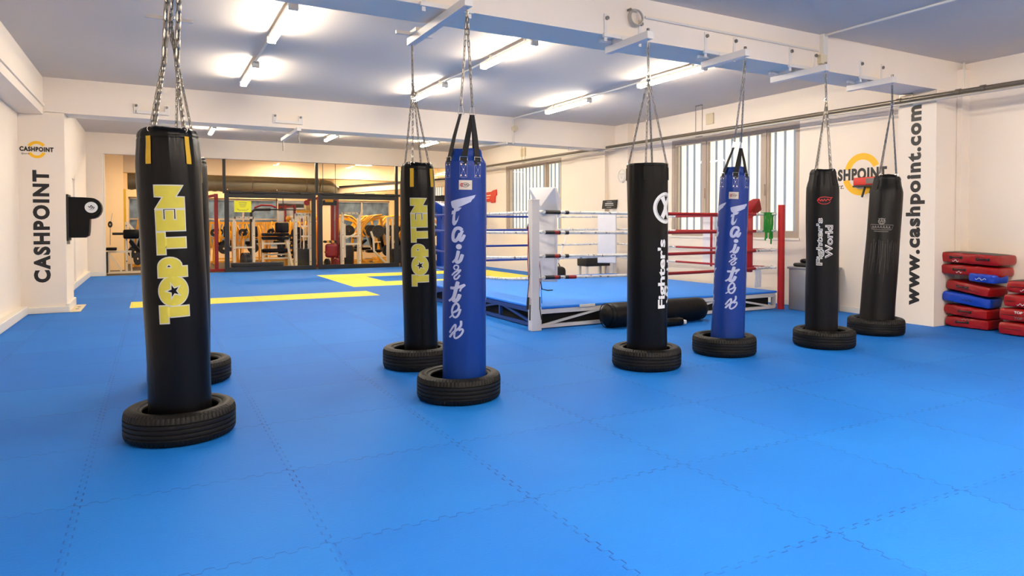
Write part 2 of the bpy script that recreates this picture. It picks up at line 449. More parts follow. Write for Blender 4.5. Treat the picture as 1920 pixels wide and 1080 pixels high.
# right wall with window openings
def wall_with_openings(name, x0, x1, ya, yb, z1, ops, m=WALL):
    b = MB(); y = ya
    for (y0, y1, z0, zt) in ops:
        b.box(x0, x1, y, y0, 0, z1); b.box(x0, x1, y0, y1, 0, z0); b.box(x0, x1, y0, y1, zt, z1); y = y1
    b.box(x0, x1, y, yb, 0, z1); return struct(b.build(name, m))
W1 = (7.86, 11.1, 1.15, 3.13); W2 = (15.53, 18.8, 1.15, 3.17); W3 = (22.6, 25.6, 1.15, 3.17)
wall_with_openings('wall_right', XR, XR+.3, 5.6, YB, 4.02, [W1, W2])
wall_with_openings('wall_right_beyond', XR, XR+.3, YB, 28.4, 3.9, [W3], WARMW)

# beams and pillars
wallbox('trim_1', XL, XRN, 5.36, 5.85, 3.19, ZM+.1, label='white downstand beam carrying the bag brackets')
wallbox('trim_2', XL, XR, 12.88, 13.4, 3.12, ZF+.1, label='white downstand beam further back')
wallbox('trim_3', XL, -1.47, YW, 12.88, 3.08, 3.75, label='white beam along the left wall')
wallbox('trim_4', -1.47, -1.445, YW, 12.88, 3.2, 3.24, label='narrow ledge on the left beam')
p = wallbox('trim_5', XL, -1.2, 12.88, 13.95, 0, 3.125, label='white pillar at the left wall with black lettering')
wallbox('trim_6', 9.2, XRN+.02, 5.365, 5.9, 0, 3.192, label='white pillar at the right wall with website lettering')
wallbox('trim_7', 9.38, XR, 12.4, 12.88, 0, ZM, label='white pillar beside the ring window')
wallbox('trim_8', 9.46, XR, 13.4, 14.7, 0, 3.2, label='boxed-in shaft on the right wall')
wallbox('trim_9', XRN-.18, XRN, 5.29, 5.36, 0, 3.5, label='narrow duct casing beside the right pillar')
struct(MB().box(XL-.01, -1.69, YW, 12.85, 0, .13, .012).build('baseboard_left', WTRIM))
struct(MB().box(-1.70, -1.165, 12.84, 12.9, 0, .1, .01).box(-1.21, -1.165, 12.86, 13.95, 0, .14, .01).build('baseboard_pillar', WTRIM))
struct(MB().box(-1.54, -1.46, 13.95, YB, 0, .15, .012).build('baseboard_left_far', WTRIM))
struct(MB().box(XR-.03, XR, 5.9, 12.4, 0, .09, .008).build('baseboard_right', WTRIM))
struct(MB().box(-1.5, -1.15, YB-.03, YB, 0, .12, .01).build('baseboard_far', WTRIM))

# door in the far left wall, hardly seen
d = struct(MB().box(-1.535, -1.50, 15.2, 17.6, 0, 2.35).build('door_3', WTRIM), 'white door leaf in the left wall')
MB().box(-1.53, -1.47, 15.12, 15.2, 0, 2.45).box(-1.53, -1.47, 17.6, 17.68, 0, 2.45).box(-1.53, -1.47, 15.12, 17.68, 2.35, 2.45).build('door_frame', WALL, d)

# far wall above and beside the glazing
b = MB(); b.box(-1.6, -1.17, YB, YB+.25, 0, 3.9); b.box(-1.17, XR, YB, YB+.25, 3.27, 3.9)
struct(b.build('wall_far', WALL), 'white lintel wall above the glazed partition')

# glazed partition: transom lights and mullions
g = struct(MB().box(1.76, XR, YB+.08, YB+.14, 2.28, 2.35).build('window_1', BLKF), 'black steel transom bar of the glazed gym partition')
for x in (1.80, 4.40, 6.93):
    MB().box(x-.04, x+.04, YB+.07, YB+.15, 2.35, 3.27).build('mullion', BLKF, g)
for xa, xb in ((1.84, 4.36), (4.44, 6.89), (6.97, XR)):
    MB().box(xa, xb, YB+.105, YB+.115, 2.35, 3.27).build('pane', GLS, g)
MB().box(-1.17, -1.12, YB+.07, YB+.15, 0, 3.27).build('mullion', WTRIM, g)
def glass_door(n, x0, x1, label):
    f = .12
    b = MB()
    b.box(x0, x0+f, YB+.04, YB+.12, 0, 2.28); b.box(x1-f, x1, YB+.04, YB+.12, 0, 2.28)
    b.box(x0+f, x1-f, YB+.04, YB+.12, 2.16, 2.28); b.box(x0+f, x1-f, YB+.04, YB+.12, 0.0, .13)
    d = struct(b.build('door_%d' % n, BLKF), label)
    MB().box(x0+f, x1-f, YB+.075, YB+.085, .13, 2.16).build('pane', GLS, d)
    # sliding gear on the head
    r = MB()
    r.bar((x0+.1, YB+.03, 2.33), (x1-.1, YB+.03, 2.33), .03, .03)
    for k in range(4):
        x = x0+.3+k*(x1-x0-.6)/3; r.box(x-.16, x+.16, YB, YB+.06, 2.285, 2.36, .015)
    r.build('door_track', BLKP, d)
    return d
d1 = glass_door(1, 1.80, 4.36, 'black framed glass door with the yellow notice')
d2 = glass_door(2, 4.44, 6.98, 'black framed glass door nearest the bags')
d4 = glass_door(4, 7.06, 9.5, 'black framed glass door behind the striped blue bag')
# closer/bench strip at foot of door 1
t = thing('step_platform', 'low black step platform on the gym floor behind the left glass door', 'step', (2.75, YB+.45, 0))
MB().box(2.0, 3.45, YB+.28, YB+.62, .12, .24, .02).build('deck', BLKP, t)
each(MB().box(2.05, 2.2, YB+.3, YB+.6, 0, .12).box(3.25, 3.4, YB+.3, YB+.6, 0, .12), 'foot', BLKP, t)
# yellow notice on the door glass
n = MB().box(2.06, 2.52, YB+.066, YB+.07, 1.74, 2.07).build('paper_notice', PAPER)
tag(n, 'bright yellow paper notice taped on the glass gym door', 'notice')
st = [([(-.11, .09), (0, .105), (.11, .09)], .012)] + [([(-.10+.01*k, .055-.028*k), (.10-.01*k, .055-.028*k)], .012) for k in range(4)] + [([(-.15, -.08), (-.1, -.12), (.1, -.12), (.15, -.08)], .012)]
flat('printed_lines', strokes2d(st), DECG, (2.29, YB+.064, 1.92), (1, 0, 0), (0, 0, 1), n, thick=.001)

# right wall windows
def ribbed_window(n, W, mull, label, dark=()):
    y0, y1, z0, z1 = W; x = XR+.06; f = .07
    b = MB()
    b.box(x-.04, x+.04, y0, y1, z1-f, z1-.001); b.box(x-.04, x+.04, y0, y1, z0+.001, z0+f)
    b.box(x-.04, x+.04, y0, y0+f, z0+f, z1-f); b.box(x-.04, x+.04, y1-f, y1, z0+f, z1-f)
    o = struct(b.build('window_%d' % n, ALU), label)
    ys = [y0+f]+[m for m in mull]+[y1-f]
    for m in mull:
        MB().box(x-.045, x+.045, m-.05, m+.05, z0+f, z1-f).build('mullion', ALU, o)
        h = MB(); h.box(x-.075, x-.045, m-.035, m-.015, z0+.75, z0+.95, .004); h.build('window_handle', ALU, o)
    for i in range(len(ys)-1):
        a = ys[i]+(.05 if i else 0); c = ys[i+1]-(.05 if i < len(ys)-2 else 0)
        # opening casement frame
        k = MB(); k.box(x-.03, x+.03, a, c, z1-f-.05, z1-f); k.box(x-.03, x+.03, a, c, z0+f, z0+f+.05)
        k.box(x-.03, x+.03, a, a+.04, z0+f+.05, z1-f-.05); k.box(x-.03, x+.03, c-.04, c, z0+f+.05, z1-f-.05)
        k.build('sash', ALU, o)
        MB().box(x-.004, x+.004, a+.04, c-.04, z0+f+.05, z1-f-.05).build('pane', GLW, o)
    # corrugated frosted sheeting on the outside
    s = MB(); xo = XR+.26; yy = y0-.1; i = 0; r = MB()
    while yy < y1+.1:
        s.add([(xo, yy, z0-.1), (xo, yy+.175, z0-.1), (xo, yy+.175, z1+.1), (xo, yy, z1+.1)], [(0, 1, 2, 3)])
        r.add([(xo, yy+.175, z0-.1), (xo-.035, yy+.18, z0-.1), (xo-.035, yy+.205, z0-.1), (xo, yy+.21, z0-.1),
               (xo, yy+.175, z1+.1), (xo-.035, yy+.18, z1+.1), (xo-.035, yy+.205, z1+.1), (xo, yy+.21, z1+.1)], [(0, 1, 5, 4), (1, 2, 6, 5), (2, 3, 7, 6)])
        yy += .21
    s.build('frosted_sheet', PANEL, o); r.build('sheet_rib', RIB, o)
    sl = MB().box(XR-.02, XR+.3, y0-.02, y1+.02, z0-.04, z0).build('window_sill', WTRIM, o)
    return o
ribbed_window(2, W1, (8.64, 10.15), 'aluminium window with ribbed frosted sheeting behind the boxing ring')
ribbed_window(3, W2, (16.4,), 'aluminium window with ribbed frosted sheeting above the blue ropes')
ribbed_window(4, W3, (24.1,), 'aluminium window seen through the gym glazing')

# gym room shell beyond the glass
YG = 27.6
wallbox('wall_left_beyond', -3.0, -2.7, YB, 28.4, 0, 3.7, m=GYMW)
wallbox('wall_return', -2.7, -.78, 24.0, 24.15, 0, 3.6, m=GYMW)
b = MB(); y0, y1 = YG, YG+.25
ops = [(-.75, 4.2), (6.3, 8.6)]; x = -3.0
for a, c in ops:
    b.box(x, a, y0, y1, 0, 3.7); b.box(a, c, y0, y1, 0, .45); b.box(a, c, y0, y1, 2.35, 3.7); x = c
b.box(x, 10.6, y0, y1, 0, 3.7); struct(b.build('wall_back', GYMW))
for i, (a, c) in enumerate(ops):
    k = MB()
    for xx in [a+(c-a)*j/(4 if i == 0 else 2) for j in range(5 if i == 0 else 3)]: k.box(xx-.03, xx+.03, YG+.05, YG+.11, .45, 2.35)
    k.box(a, c, YG+.05, YG+.11, 2.28, 2.35); k.box(a, c, YG+.05, YG+.11, .45, .52); k.box(a, c, YG+.06, YG+.10, 1.55, 1.6)
    o = struct(k.build('window_%d' % (5+i), ALU), 'large gym window letting in pale daylight')
    MB().box(a, c, YG+.12, YG+.125, .45, 2.35).build('pane', FROST, o)
wallbox('trim_10', -.78, -.72, 24.0, 24.15, 0, 2.45, m=YSTR, label='yellow corner edging in the gym')
wallbox('trim_11', 5.45, 5.95, 26.0, 26.5, 0, 3.6, m=WARMW, label='cream pillar in the gym')
wallbox('trim_12', -2.7, 10.6, 24.6, 25.0, 3.0, 3.55, m=WARMW, label='cream beam in the gym')
# daylight enters the gym from outside: world only

# ------------------------------------------------------------------ ventilation duct in the gym
t = thing('ventilation_duct', 'ribbed galvanised ventilation duct under the gym ceiling', 'duct', (2.3, 25.9, 2.75))
b = MB(); xs = [-.7+.11*i for i in range(55)]
b.tube([(x, 25.35, 2.78) for x in xs], [.27+(.022 if i % 2 else 0) for i in range(55)], 20)
b.build('duct_pipe', DUCT, t, True)
b = MB()
for x in (-.4, 1.2, 3.0, 4.8): b = MB(); b.tube([(x, 25.35+.29*math.cos(a), 2.78+.29*math.sin(a)) for a in [PI*k/8 for k in range(17)]], .012, 6, True); b.bar((x, 25.35, 3.05), (x, 25.35, 3.55), .02); b.build('hanger', STEEL, t)
b = MB(); b.tube([(5.28, 25.35, 2.78), (5.6, 25.35, 2.74), (5.85, 25.45, 2.6)], [.27, .25, .22], 20); b.build('duct_elbow', DUCT, t, True)
t = thing('ceiling_duct_box', 'long cream boxed duct sloping across the right of the gym ceiling', 'duct', (7.6, 24, 2.7))
MB().bar((6.0, 25.6, 2.62), (9.3, 22.6, 2.86), .35, .22).build('duct_casing', WARMW, t)
MB().bar((6.0, 25.35, 2.76), (9.2, 22.4, 3.0), .06, .06).build('duct_rail', BLKP, t)

# ------------------------------------------------------------------ fluorescent fittings
def fitting(x, y0, y1, z, zc, label, group=None, tm=None):
    t = thing('ceiling_light', label, 'ceiling light', (x, (y0+y1)/2, z), group)
    MB().box(x-.04, x+.04, y0, y1, z, z+.04, .008).build('batten', PLAST, t)
    bm = bmesh.new(); bmesh.ops.create_cube(bm, size=1); bmesh.ops.bevel(bm, geom=[e for e in bm.edges if abs((e.verts[0].co-e.verts[1].co).y) > .5], offset=.3, segments=3, affect='EDGES')
    MB().bm(bm, Matrix.Translation((x, (y0+y1)/2, z-.028)) @ Matrix.Diagonal((.085, y1-y0-.09, .05, 1))).build('diffuser', tm or TUBEM, t, True)
    for y in (y0, y1-.04): MB().box(x-.05, x+.05, y, y+.045, z-.055, z+.03, .012).build('end_cap', PLAST, t)
    b = MB()
    for y in (y0+.25, y1-.25): b = MB(); b.cyl((x, y, z+.04), .018, zc-z-.04, seg=8); b.build('mount', PLAST, t)
    return t
ZL = 3.57
names = {0: 'left', 1: 'middle', 2: 'right'}
for i, x in enumerate((1.245, 4.0, 6.70)):
    fitting(x, 7.1, 8.58, ZL, ZM, 'glowing white fluorescent ceiling light, near one of the %s row between the beams' % names[i], 'fluorescent lights between the beams')
    fitting(x, 9.95, 11.45, ZL, ZM, 'glowing white fluorescent ceiling light, far one of the %s row between the beams' % names[i], 'fluorescent lights between the beams')
    c = thing('light_conduit', 'thin white conduit linking the two lights of the %s row' % names[i], 'conduit', (x, 8.8, ZL+.06))
    MB().tube([(x, 8.58, ZL+.04), (x, 9.95, ZL+.04)], .014, 8).build('conduit_pipe', PLAST, c)
    if i == 2: MB().tube([(x, 11.45, ZL+.04), (x, 12.8, ZL+.06), (x, 12.85, ZL), (x, 12.85, 3.1), (x, 13.4, 3.09)], .016, 8).build('conduit_pipe', PLAST, c)
for i, x in enumerate((1.30, 4.2, 7.0)):
    fitting(x, 17.9, 19.3, 3.72, ZF, 'small glowing fluorescent light beyond the far beam, %s one' % names[i], 'fluorescent lights beyond the far beam')
    fitting(x, 14.6, 16.0, 3.72, ZF, 'fluorescent light hidden behind the far beam, %s one' % names[i], 'fluorescent lights beyond the far beam')
    fitting((1.22, 3.93, 6.62)[i], 1.0, 2.5, ZL-.02, ZN, 'unseen fill light added above the photographer, %s row' % names[i], 'added fill lights in the near bay', FILLN)  # out of view, put in to brighten the near bay; next row likewise
    fitting((1.22, 3.93, 6.62)[i], -1.6, -.1, ZL-.02, ZN, 'unseen fill light added behind the photographer, %s row' % names[i], 'added fill lights in the near bay', FILLN)
for i, (x, y) in enumerate(((.6, 22.4), (3.85, 23.6), (6.5, 23.7), (8.8, 23.3))):
    t = thing('gym_downlight', 'bright oblong gym ceiling lamp, %s beyond the glazing' % ('first', 'second', 'third', 'fourth')[i], 'ceiling light', (x, y, 3.5), 'gym ceiling lamps')
    MB().box(x-.3, x+.3, y-.2, y+.2, 3.47, 3.55, .01).build('housing', PLAST, t)
    MB().box(x-.27, x+.27, y-.17, y+.17, 3.455, 3.47).build('diffuser', TUBEG, t)
for i, (x, y) in enumerate(((.5, 26.3), (3.3, 26.6), (7.2, 26.4))):
    t = thing('gym_downlight', 'gym ceiling lamp at the back behind the duct, %s' % ('left', 'middle', 'right')[i], 'ceiling light', (x, y, 3.5), 'rear gym ceiling lamps')
    MB().box(x-.3, x+.3, y-.2, y+.2, 3.47, 3.55, .01).build('housing', PLAST, t)
    MB().box(x-.27, x+.27, y-.17, y+.17, 3.455, 3.47).build('diffuser', TUBEG, t)

# ------------------------------------------------------------------ pipe along the right wall
t = thing('heating_pipe', 'long dark grey pipe running under the beams along the right wall', 'pipe', (9.12, 14, 3.15))
pz = lambda y: 3.09+(y-4.3)*.0072
ys = [-2.9, 2, 4.3, 5.8, 8.6, 12, 16, 21, 27.5]
MB().tube([(9.14, y, pz(y)) for y in ys], .032, 12).build('dark_pipe', PIPEM, t, True)
MB().tube([(9.10, y, pz(y)-.055) for y in ys], .016, 10).build('thin_pipe', PIPEL, t, True)
for y in (4.75, 5.05, 5.85):
    MB().tube([(9.14, y-.03, pz(y)), (9.14, y+.03, pz(y))], .044, 12).build('coupling', PIPEM, t, True)
for y in (5.75, 9.85, 13.1, 16.9):
    b = MB(); z1 = {5.75: 3.19, 9.85: ZM, 13.1: 3.12, 16.9: ZF}[y]
    for dy in (-.09, .09): b.bar((9.14, y+dy, pz(y)-.07), (9.14, y+dy, z1), .008)
    b.bar((9.14, y-.09, pz(y)-.07), (9.14, y+.09, pz(y)-.07), .012)
    b.bar((9.14, y-.09, z1-.01), (9.14, y+.09, z1-.01), .02); each(b, 'hanger', STEEL, t)

# ------------------------------------------------------------------ brackets on the near beam
def bracket(x, yn, yf, label, group, plates=True, xo=0.0, z=3.125, face=5.36):
    """steel arm along y under the beam, plates bolted to the beam's near face"""
    t = thing('bag_bracket', label, 'bracket', (x, yn, z), group)
    b = MB(); b.box(x-.035, x+.035, yn, yf, z-.04, z+.03, .004); b.build('arm', WHST, t)
    if plates:
        b = MB()
        b.bar((x-.25+xo, face-.02, z+.055), (x+.22+xo, face-.02, z+.055), .03, .035)
        for dx in (-.22, .19):
            b.box(x+dx+xo-.012, x+dx+xo+.018, face-.012, face, z, z+.26); 
        each(b, 'back_plate', WHST, t)
        b = MB()
        for dx in (-.205, .205): b.cyl((x+dx+xo, face-.03, z+.22), .02, .03, (0, 1, 0), 6)
        each(b, 'bolt', STEEL, t)
        b = MB(); b.bar((x-.18, yf-.12, z+.045), (x+.18, yf-.12, z+.045), .03, .03); b.box(x-.05, x+.05, yf-.3, yf-.1, z+.03, z+.065); b.build('cross_bar', WHST, t)
    b = MB(); b.tube([(x, yn+.035, z-.035), (x-.016, yn+.035, z-.055), (x, yn+.035, z-.075), (x+.016, yn+.035, z-.055)], .006, 6, True); b.build('eye', CHR, t)
    b = MB(); b.cyl((x, yn+.035, z+.03), .016, .03, seg=6); b.build('nut', STEEL, t)
    return t
GB = 'white bag brackets on the near beam'
bracket(2.18, 4.93, 6.32, 'long white steel arm crossing under the near beam above the tall blue bag', GB, z=3.135)
bracket(.14, 4.9, 6.75, 'long white steel arm under the near beam above the big black and yellow bag', GB, z=3.095)
bracket(4.0, 4.95, 5.62, 'white bag bracket below the coiled cable on the near beam', GB)
bracket(5.27, 4.98, 5.62, 'white bag bracket above the smaller blue bag', GB)
bracket(6.55, 5.02, 5.8, 'white bag bracket under the conduit junction box', GB)
bracket(7.80, 5.05, 5.68, 'white bag bracket nearest the right pillar', GB)
# far beam brackets
def far_bracket(x, arm, label):
    t = thing('bag_bracket', label, 'bracket', (x, 12.88, 3.25), 'empty brackets on the far beam')
    b = MB()
    for dx in (-.22, .22): b.box(x+dx-.035, x+dx+.035, 12.86, 12.88, 3.19, 3.35, .004)
    b.bar((x-.22, 12.85, 3.22), (x+.22, 12.85, 3.22), .03, .05); b.build('back_plate', WHST, t)
    b = MB()
    for dx in (-.22, .22): b.cyl((x+dx, 12.83, 3.32), .02, .03, (0, 1, 0), 6)
    each(b, 'bolt', STEEL, t)
    if arm:
        b = MB(); b.box(x+.10, x+.17, 12.55, 14.3, 3.04, 3.1); b.bar((x-.35, 13.45, 3.1), (x+.3, 13.45, 3.1), .03); b.build('arm', WHST, t)
        b = MB(); b.tube([(x+.135, 12.6, 3.04), (x+.135, 12.6, 2.9), (x+.15, 12.6, 2.84)], .014, 6); b.tube([(x+.135, 14.25, 3.04), (x+.135, 14.25, 2.84)], .012, 6); each(b, 'hook', STEEL, t)
    return t
far_bracket(0.0, False, 'empty white wall bracket on the far beam behind the big chains')
far_bracket(2.14, True, 'empty white bracket with short arm and hook on the far beam')

# cable coil, conduits, boxes on the near beam
t = thing('cable_coil', 'small coil of grey cable hung on the beam beside a bag bracket', 'cable', (4.12, 5.33, 3.40))
b = MB()
for k in range(4): b.tube([(4.12+(.085-.004*k)*math.cos(a), 5.335-.01*k, 3.39+(.085-.004*k)*math.sin(a)) for a in [2*PI*j/20 for j in range(20)]], .006, 6, True)
b.build('cable_loop', PIPEL, t)
b = MB(); b.cyl((4.05, 5.36, 3.46), .012, -.05, (0, 1, 0), 8); b.build('hook', STEEL, t)
t = thing('cable_conduit', 'thin white conduit along the near beam ending at a junction box', 'conduit', (6.8, 5.35, 3.45))
MB().tube([(4.25, 5.345, 3.42), (6.80, 5.345, 3.405)], .012, 8).build('conduit_pipe', PLAST, t)
b = MB(); b.box(6.84, 6.92, 5.31, 5.36, 3.28, 3.60); b.build('vertical_duct', PLAST, t)
MB().box(6.80, 6.90, 5.30, 5.36, 3.25, 3.36, .01).build('junction_box', CREAMP, t)
MB().tube([(6.86, 5.335, 3.26), (6.86, 5.335, 3.225), (6.84, 5.335, 3.21)], .012, 6).build('cable_gland', PLAST, t)
t = tag(MB().tube([(6.87, 5.34, 3.588), (6.9, 3.6, 3.588), (6.92, 1.5, 3.588)], .014, 8).build('ceiling_conduit', PLAST), 'white conduit on the near ceiling running towards the camera', 'conduit')
tag(MB().bar((9.70, 5.29, 3.25), (9.70, 5.29, 3.59), .02).build('wall_conduit', PLAST), 'short vertical conduit in the corner beside the right pillar', 'conduit')
# on the far beam
t = thing('cable_tray', 'white conduit with round box stepping under the far beam', 'conduit', (6.7, 12.8, 3.3))
MB().cyl((6.74, 12.88, 3.42), .07, -.05, (0, 1, 0), 16).build('round_box', CREAMP, t)
MB().bar((6.1, 13.9, 3.09), (6.5, 12.75, 3.09), .05, .04).build('tray', PLAST, t)
tag(MB().box(XR-.03, XR, 9.87, 10.07, 3.34, 3.55, .006).build('vent_cover', CREAMP), 'beige square vent cover above the ring window', 'vent')
tag(MB().box(XR-.03, XR, 17.5, 17.8, 3.38, 3.62, .006).build('vent_cover', CREAMP), 'beige square vent cover above the far window', 'vent')
t = thing('smoke_detector', 'small white ceiling sensor on the far beam underside right of the conduit', 'sensor', (8.3, 13.1, 3.1))
MB().cyl((8.3, 13.1, 3.12), .06, -.06).build('sensor_body', PLAST, t)

# ================================================================== PUNCHING BAGS
def links(pts_a, pts_b, pitch=.036, wire=.0042, wd=.024, b=None):
    """interlocked chain links from a to b"""
    b = b or MB(); a = Vector(pts_a); c = Vector(pts_b); L = (c-a).length; n = max(2, round(L/pitch)); d = (c-a)/L; step = L/n
    q0 = d.orthogonal().normalized(); q1 = d.cross(q0)
    for i in range(n):
        m = a+d*step*(i+.5); q = q0 if i % 2 else q1; hl = step*.5+wire*.6; hw = wd/2-wire
        P = []
        for k in range(10):
            t = 2*PI*k/10; P.append(m+d*((hl-hw)*(1 if math.cos(t) > 0 else -1)*(1 if abs(math.cos(t)) > .1 else 0)+hw*math.cos(t))+q*hw*math.sin(t))
        b.tube(P, wire, 5, True)
    return b

def make_R(r, H, r_bot=None, style='tt', seed=0, r_top=None, taper=.0):
    rnd = random.Random(seed); ph = [rnd.uniform(0, 6.28) for _ in range(6)]
    rb = r if r_bot is None else r_bot; rt = r if r_top is None else r_top
    def R(th, z):
        f = max(0, min(1, z/H)); base = rb+(rt-rb)*f
        base *= 1+.012*math.sin(4.5*f*PI+ph[0])*(.6+.4*math.sin(th+ph[1]))
        # bottom rounding
        if z < .06: base -= (.06-z)*.35
        q_ = max(0, min(1, (z-(H-.15))/.15)); base *= 1-taper*q_*q_*(3-2*q_)
        # soft vertical wrinkles near the top
        k = max(0, (f-.72)/.28)
        base += .0030*k*k*(math.sin(13*th+ph[2]+3*z)+.7*math.sin(23*th+ph[3]-2*z)+.5*math.sin(7*th+ph[4]))
        base += .0022*(math.sin(3*th+ph[5]+z*4))
        return base
    return R

def bag(label, bottom, top, r, mt, R, cat='punching bag', th_cam=None, crown='shoulder'):
    """Empty at the bag's base, its local +Z along the bag, local -Y towards the camera side"""
    B = Vector(bottom); T = Vector(top); d = T-B; H = d.length
    t = thing('punching_bag', label, cat, (0, 0, 0))
    seg = 72; nz = 44; vs = []; fs = []
    zs = [H*i/(nz-1) for i in range(nz)]
    prof = [(0, 0), (.5, 0), (.85, 0.004)]
    rows = []
    rows.append([Vector((0, 0, .012))]*0)
    b = MB(); ring = []
    for (k, z) in prof[1:]: ring.append([(R(2*PI*j/seg, 0)*k*math.sin(2*PI*j/seg), -R(2*PI*j/seg, 0)*k*math.cos(2*PI*j/seg), z) for j in range(seg)])
    for z in zs: ring.append([(R(2*PI*j/seg, z)*math.sin(2*PI*j/seg), -R(2*PI*j/seg, z)*math.cos(2*PI*j/seg), max(z, .01)) for j in range(seg)])
    if crown == 'shoulder':
        ext = [(.985, .01, .002), (.97, .016, .004), (.985, .024, .004), (.97, .04, .008), (.92, .058, .014), (.86, .07, .018), (.78, .076, .018), (.70, .07, .014), (.66, .045, .006), (.62, -.02, 0)]
    elif crown == 'gather':
        ext = [(.97, .02, .004), (.90, .035, .010), (.84, .05, .014), (.80, .075, .016), (.78, .10, .018), (.72, .115, .016), (.62, .10, .01), (.58, .03, 0)]
    else:
        ext = [(1.0, .01, 0), (1.01, .02, .002), (1.0, .035, .004), (.97, .038, .004), (.95, .0, .004)]
    rnd = random.Random(hash(label) % 1000); pa = rnd.uniform(0, 6)
    for (k, dz, am) in ext:
        rr = []; am *= .55 if k > .9 else .9
        for j in range(seg):
            th = 2*PI*j/seg; q = R(th, H)*k*(1+am*1.1*math.sin(17*th+pa)+am*.8*math.sin(29*th+2*pa)); z = H+dz+am*.3*math.sin(3*th+pa)
            rr.append((q*math.sin(th), -q*math.cos(th), z))
        ring.append(rr)
    vs = [v for rg in ring for v in rg]; n = len(ring)
    fs = [(i*seg+j, i*seg+(j+1) % seg, (i+1)*seg+(j+1) % seg, (i+1)*seg+j) for i in range(n-1) for j in range(seg)]
    fs += [tuple(range(seg)), tuple((n-1)*seg+j for j in range(seg))]
    b.add(vs, fs); body = b.build('bag_body', mt, t, True, 1.2)
    # orientation
    phi = -math.atan2(B.x, B.y)
    zax = d.normalized(); y0 = Vector((-math.sin(phi), math.cos(phi), 0)); y0 = (y0-zax*y0.dot(zax)).normalized(); x0 = y0.cross(zax)
    M = Matrix((x0, y0, zax)).transposed()
    t['_'] = 0; del t['_']
    def place():
        t.rotation_euler = M.to_euler(); t.location = B
    inv = M.transposed()
    def loc(p): return inv @ (Vector(p)-B)
    return t, H, loc, place
def pol(r, th, z): return Vector((r*math.sin(th), -r*math.cos(th), z))

def make_tyre_proto():
    R0, ri, h = .335, .225, .2
    tr = [(R0-.035, .0), (R0-.012, .012), (R0-.003, .03)]
    for gz in (.055, .085, .115, .145): tr += [(R0, gz-.008), (R0-.001, gz-.0045), (R0-.010, gz-.0035), (R0-.010, gz+.0035), (R0-.001, gz+.0045)]
    tr += [(R0-.003, h-.035), (R0-.010, h-.016), (R0-.030, h-.002), (R0-.045, h+.002), (ri+.045, h+.0), (ri+.030, h-.004), (ri+.025, h-.012), (ri+.012, h-.013), (ri+.002, h-.02), (ri, h-.032),
           (ri+.015, h-.04), (ri+.05, h-.05), (R0-.04, h-.055), (R0-.025, h/2), (R0-.04, .055), (ri+.05, .04), (ri+.004, .03), (ri, .015), (ri+.02, .0)]
    b = MB(); b.lathe(tr, 216, closed=True)
    for k, (r_, z_) in enumerate(tr):          # moulded shoulder notches
        if r_ > R0-.034 and (z_ > h-.05 or z_ < .04) :
            for q in range(216):
                if q % 3 == 0: v = b.v[k*216+q]; v.x *= 1-.006/r_; v.y *= 1-.006/r_
    t = b.build('car_tyre', RUB, None, True, .5); t['category'] = 'tyre'
    return t
TY = make_tyre_proto(); used = [False]
def put_tyre(x, y, label, rz=0, sc=1, tilt=(0, 0)):
    o = TY if not used[0] else copy_tree(TY); used[0] = True
    o.location = (x, y, .001); o.rotation_euler = (tilt[0], tilt[1], rz); o.scale = (sc, sc, 1)
    o['label'] = label; o['group'] = 'old car tyres around the bag feet'; return o

# ---- TOP TEN lettering
def topten():
    H = 57.0
    T = [(0, 39), (0, 57), (41, 57), (41, 39), (31, 39), (31, 0), (11, 0), (11, 39)]
    E_ = [(0, 0), (0, 57), (39, 57), (39, 41.5), (21, 41.5), (21, 37.5), (38, 37.5), (38, 21.5), (21, 21.5), (21, 17.5), (39, 17.5), (39, 0)]
    N_ = [(0, 57), (0, 0), (21, 0), (21.5, 16), (42, 2), (43, 57), (22, 57), (21, 41)]
    P_ = [(0, 0), (20, 0), (20, 10)]+[(20+17*math.sin(a), 33.5-23.5*math.cos(a)) for a in [PI*k/10 for k in range(11)]]+[(0, 57)]
    hole = [(18+5*math.sin(a), 35-4*math.cos(a)) for a in [PI*k/8 for k in range(9)]]
    O_ = [(28*math.cos(a), 28.5*math.sin(a)) for a in [2*PI*k/36 for k in range(36)]]
    star = [((14.5 if k % 2 == 0 else 5.8)*math.cos(PI*k/5+PI/2), (14.5 if k % 2 == 0 else 5.8)*math.sin(PI*k/5+PI/2)) for k in range(10)]
    sh = lambda P, dx, dy=0: [(x+dx, y+dy) for x, y in P]
    T1 = [(0, 39), (0, 57), (33, 57), (33, 39), (31, 39), (31, 0), (11, 0), (11, 39)]
    groups = [[T1], [sh(O_, 59, 28.5), sh(star, 59, 28.5)], [sh(P_, 84), sh(hole, 84)], [sh(T, 126)], [sh(E_, 168.5)], [sh(N_, 209.5)]]
    k = .87/252
    def mk(off):
        L = []
        for i, G in enumerate(groups):
            L.append(poly2d([[((x-126)*k, (y-28.5)*k) for x, y in P] for P in G], off))
        return merge2d(*L)
    return mk(.0035), mk(-.0035)
TT_out, TT_in = topten()

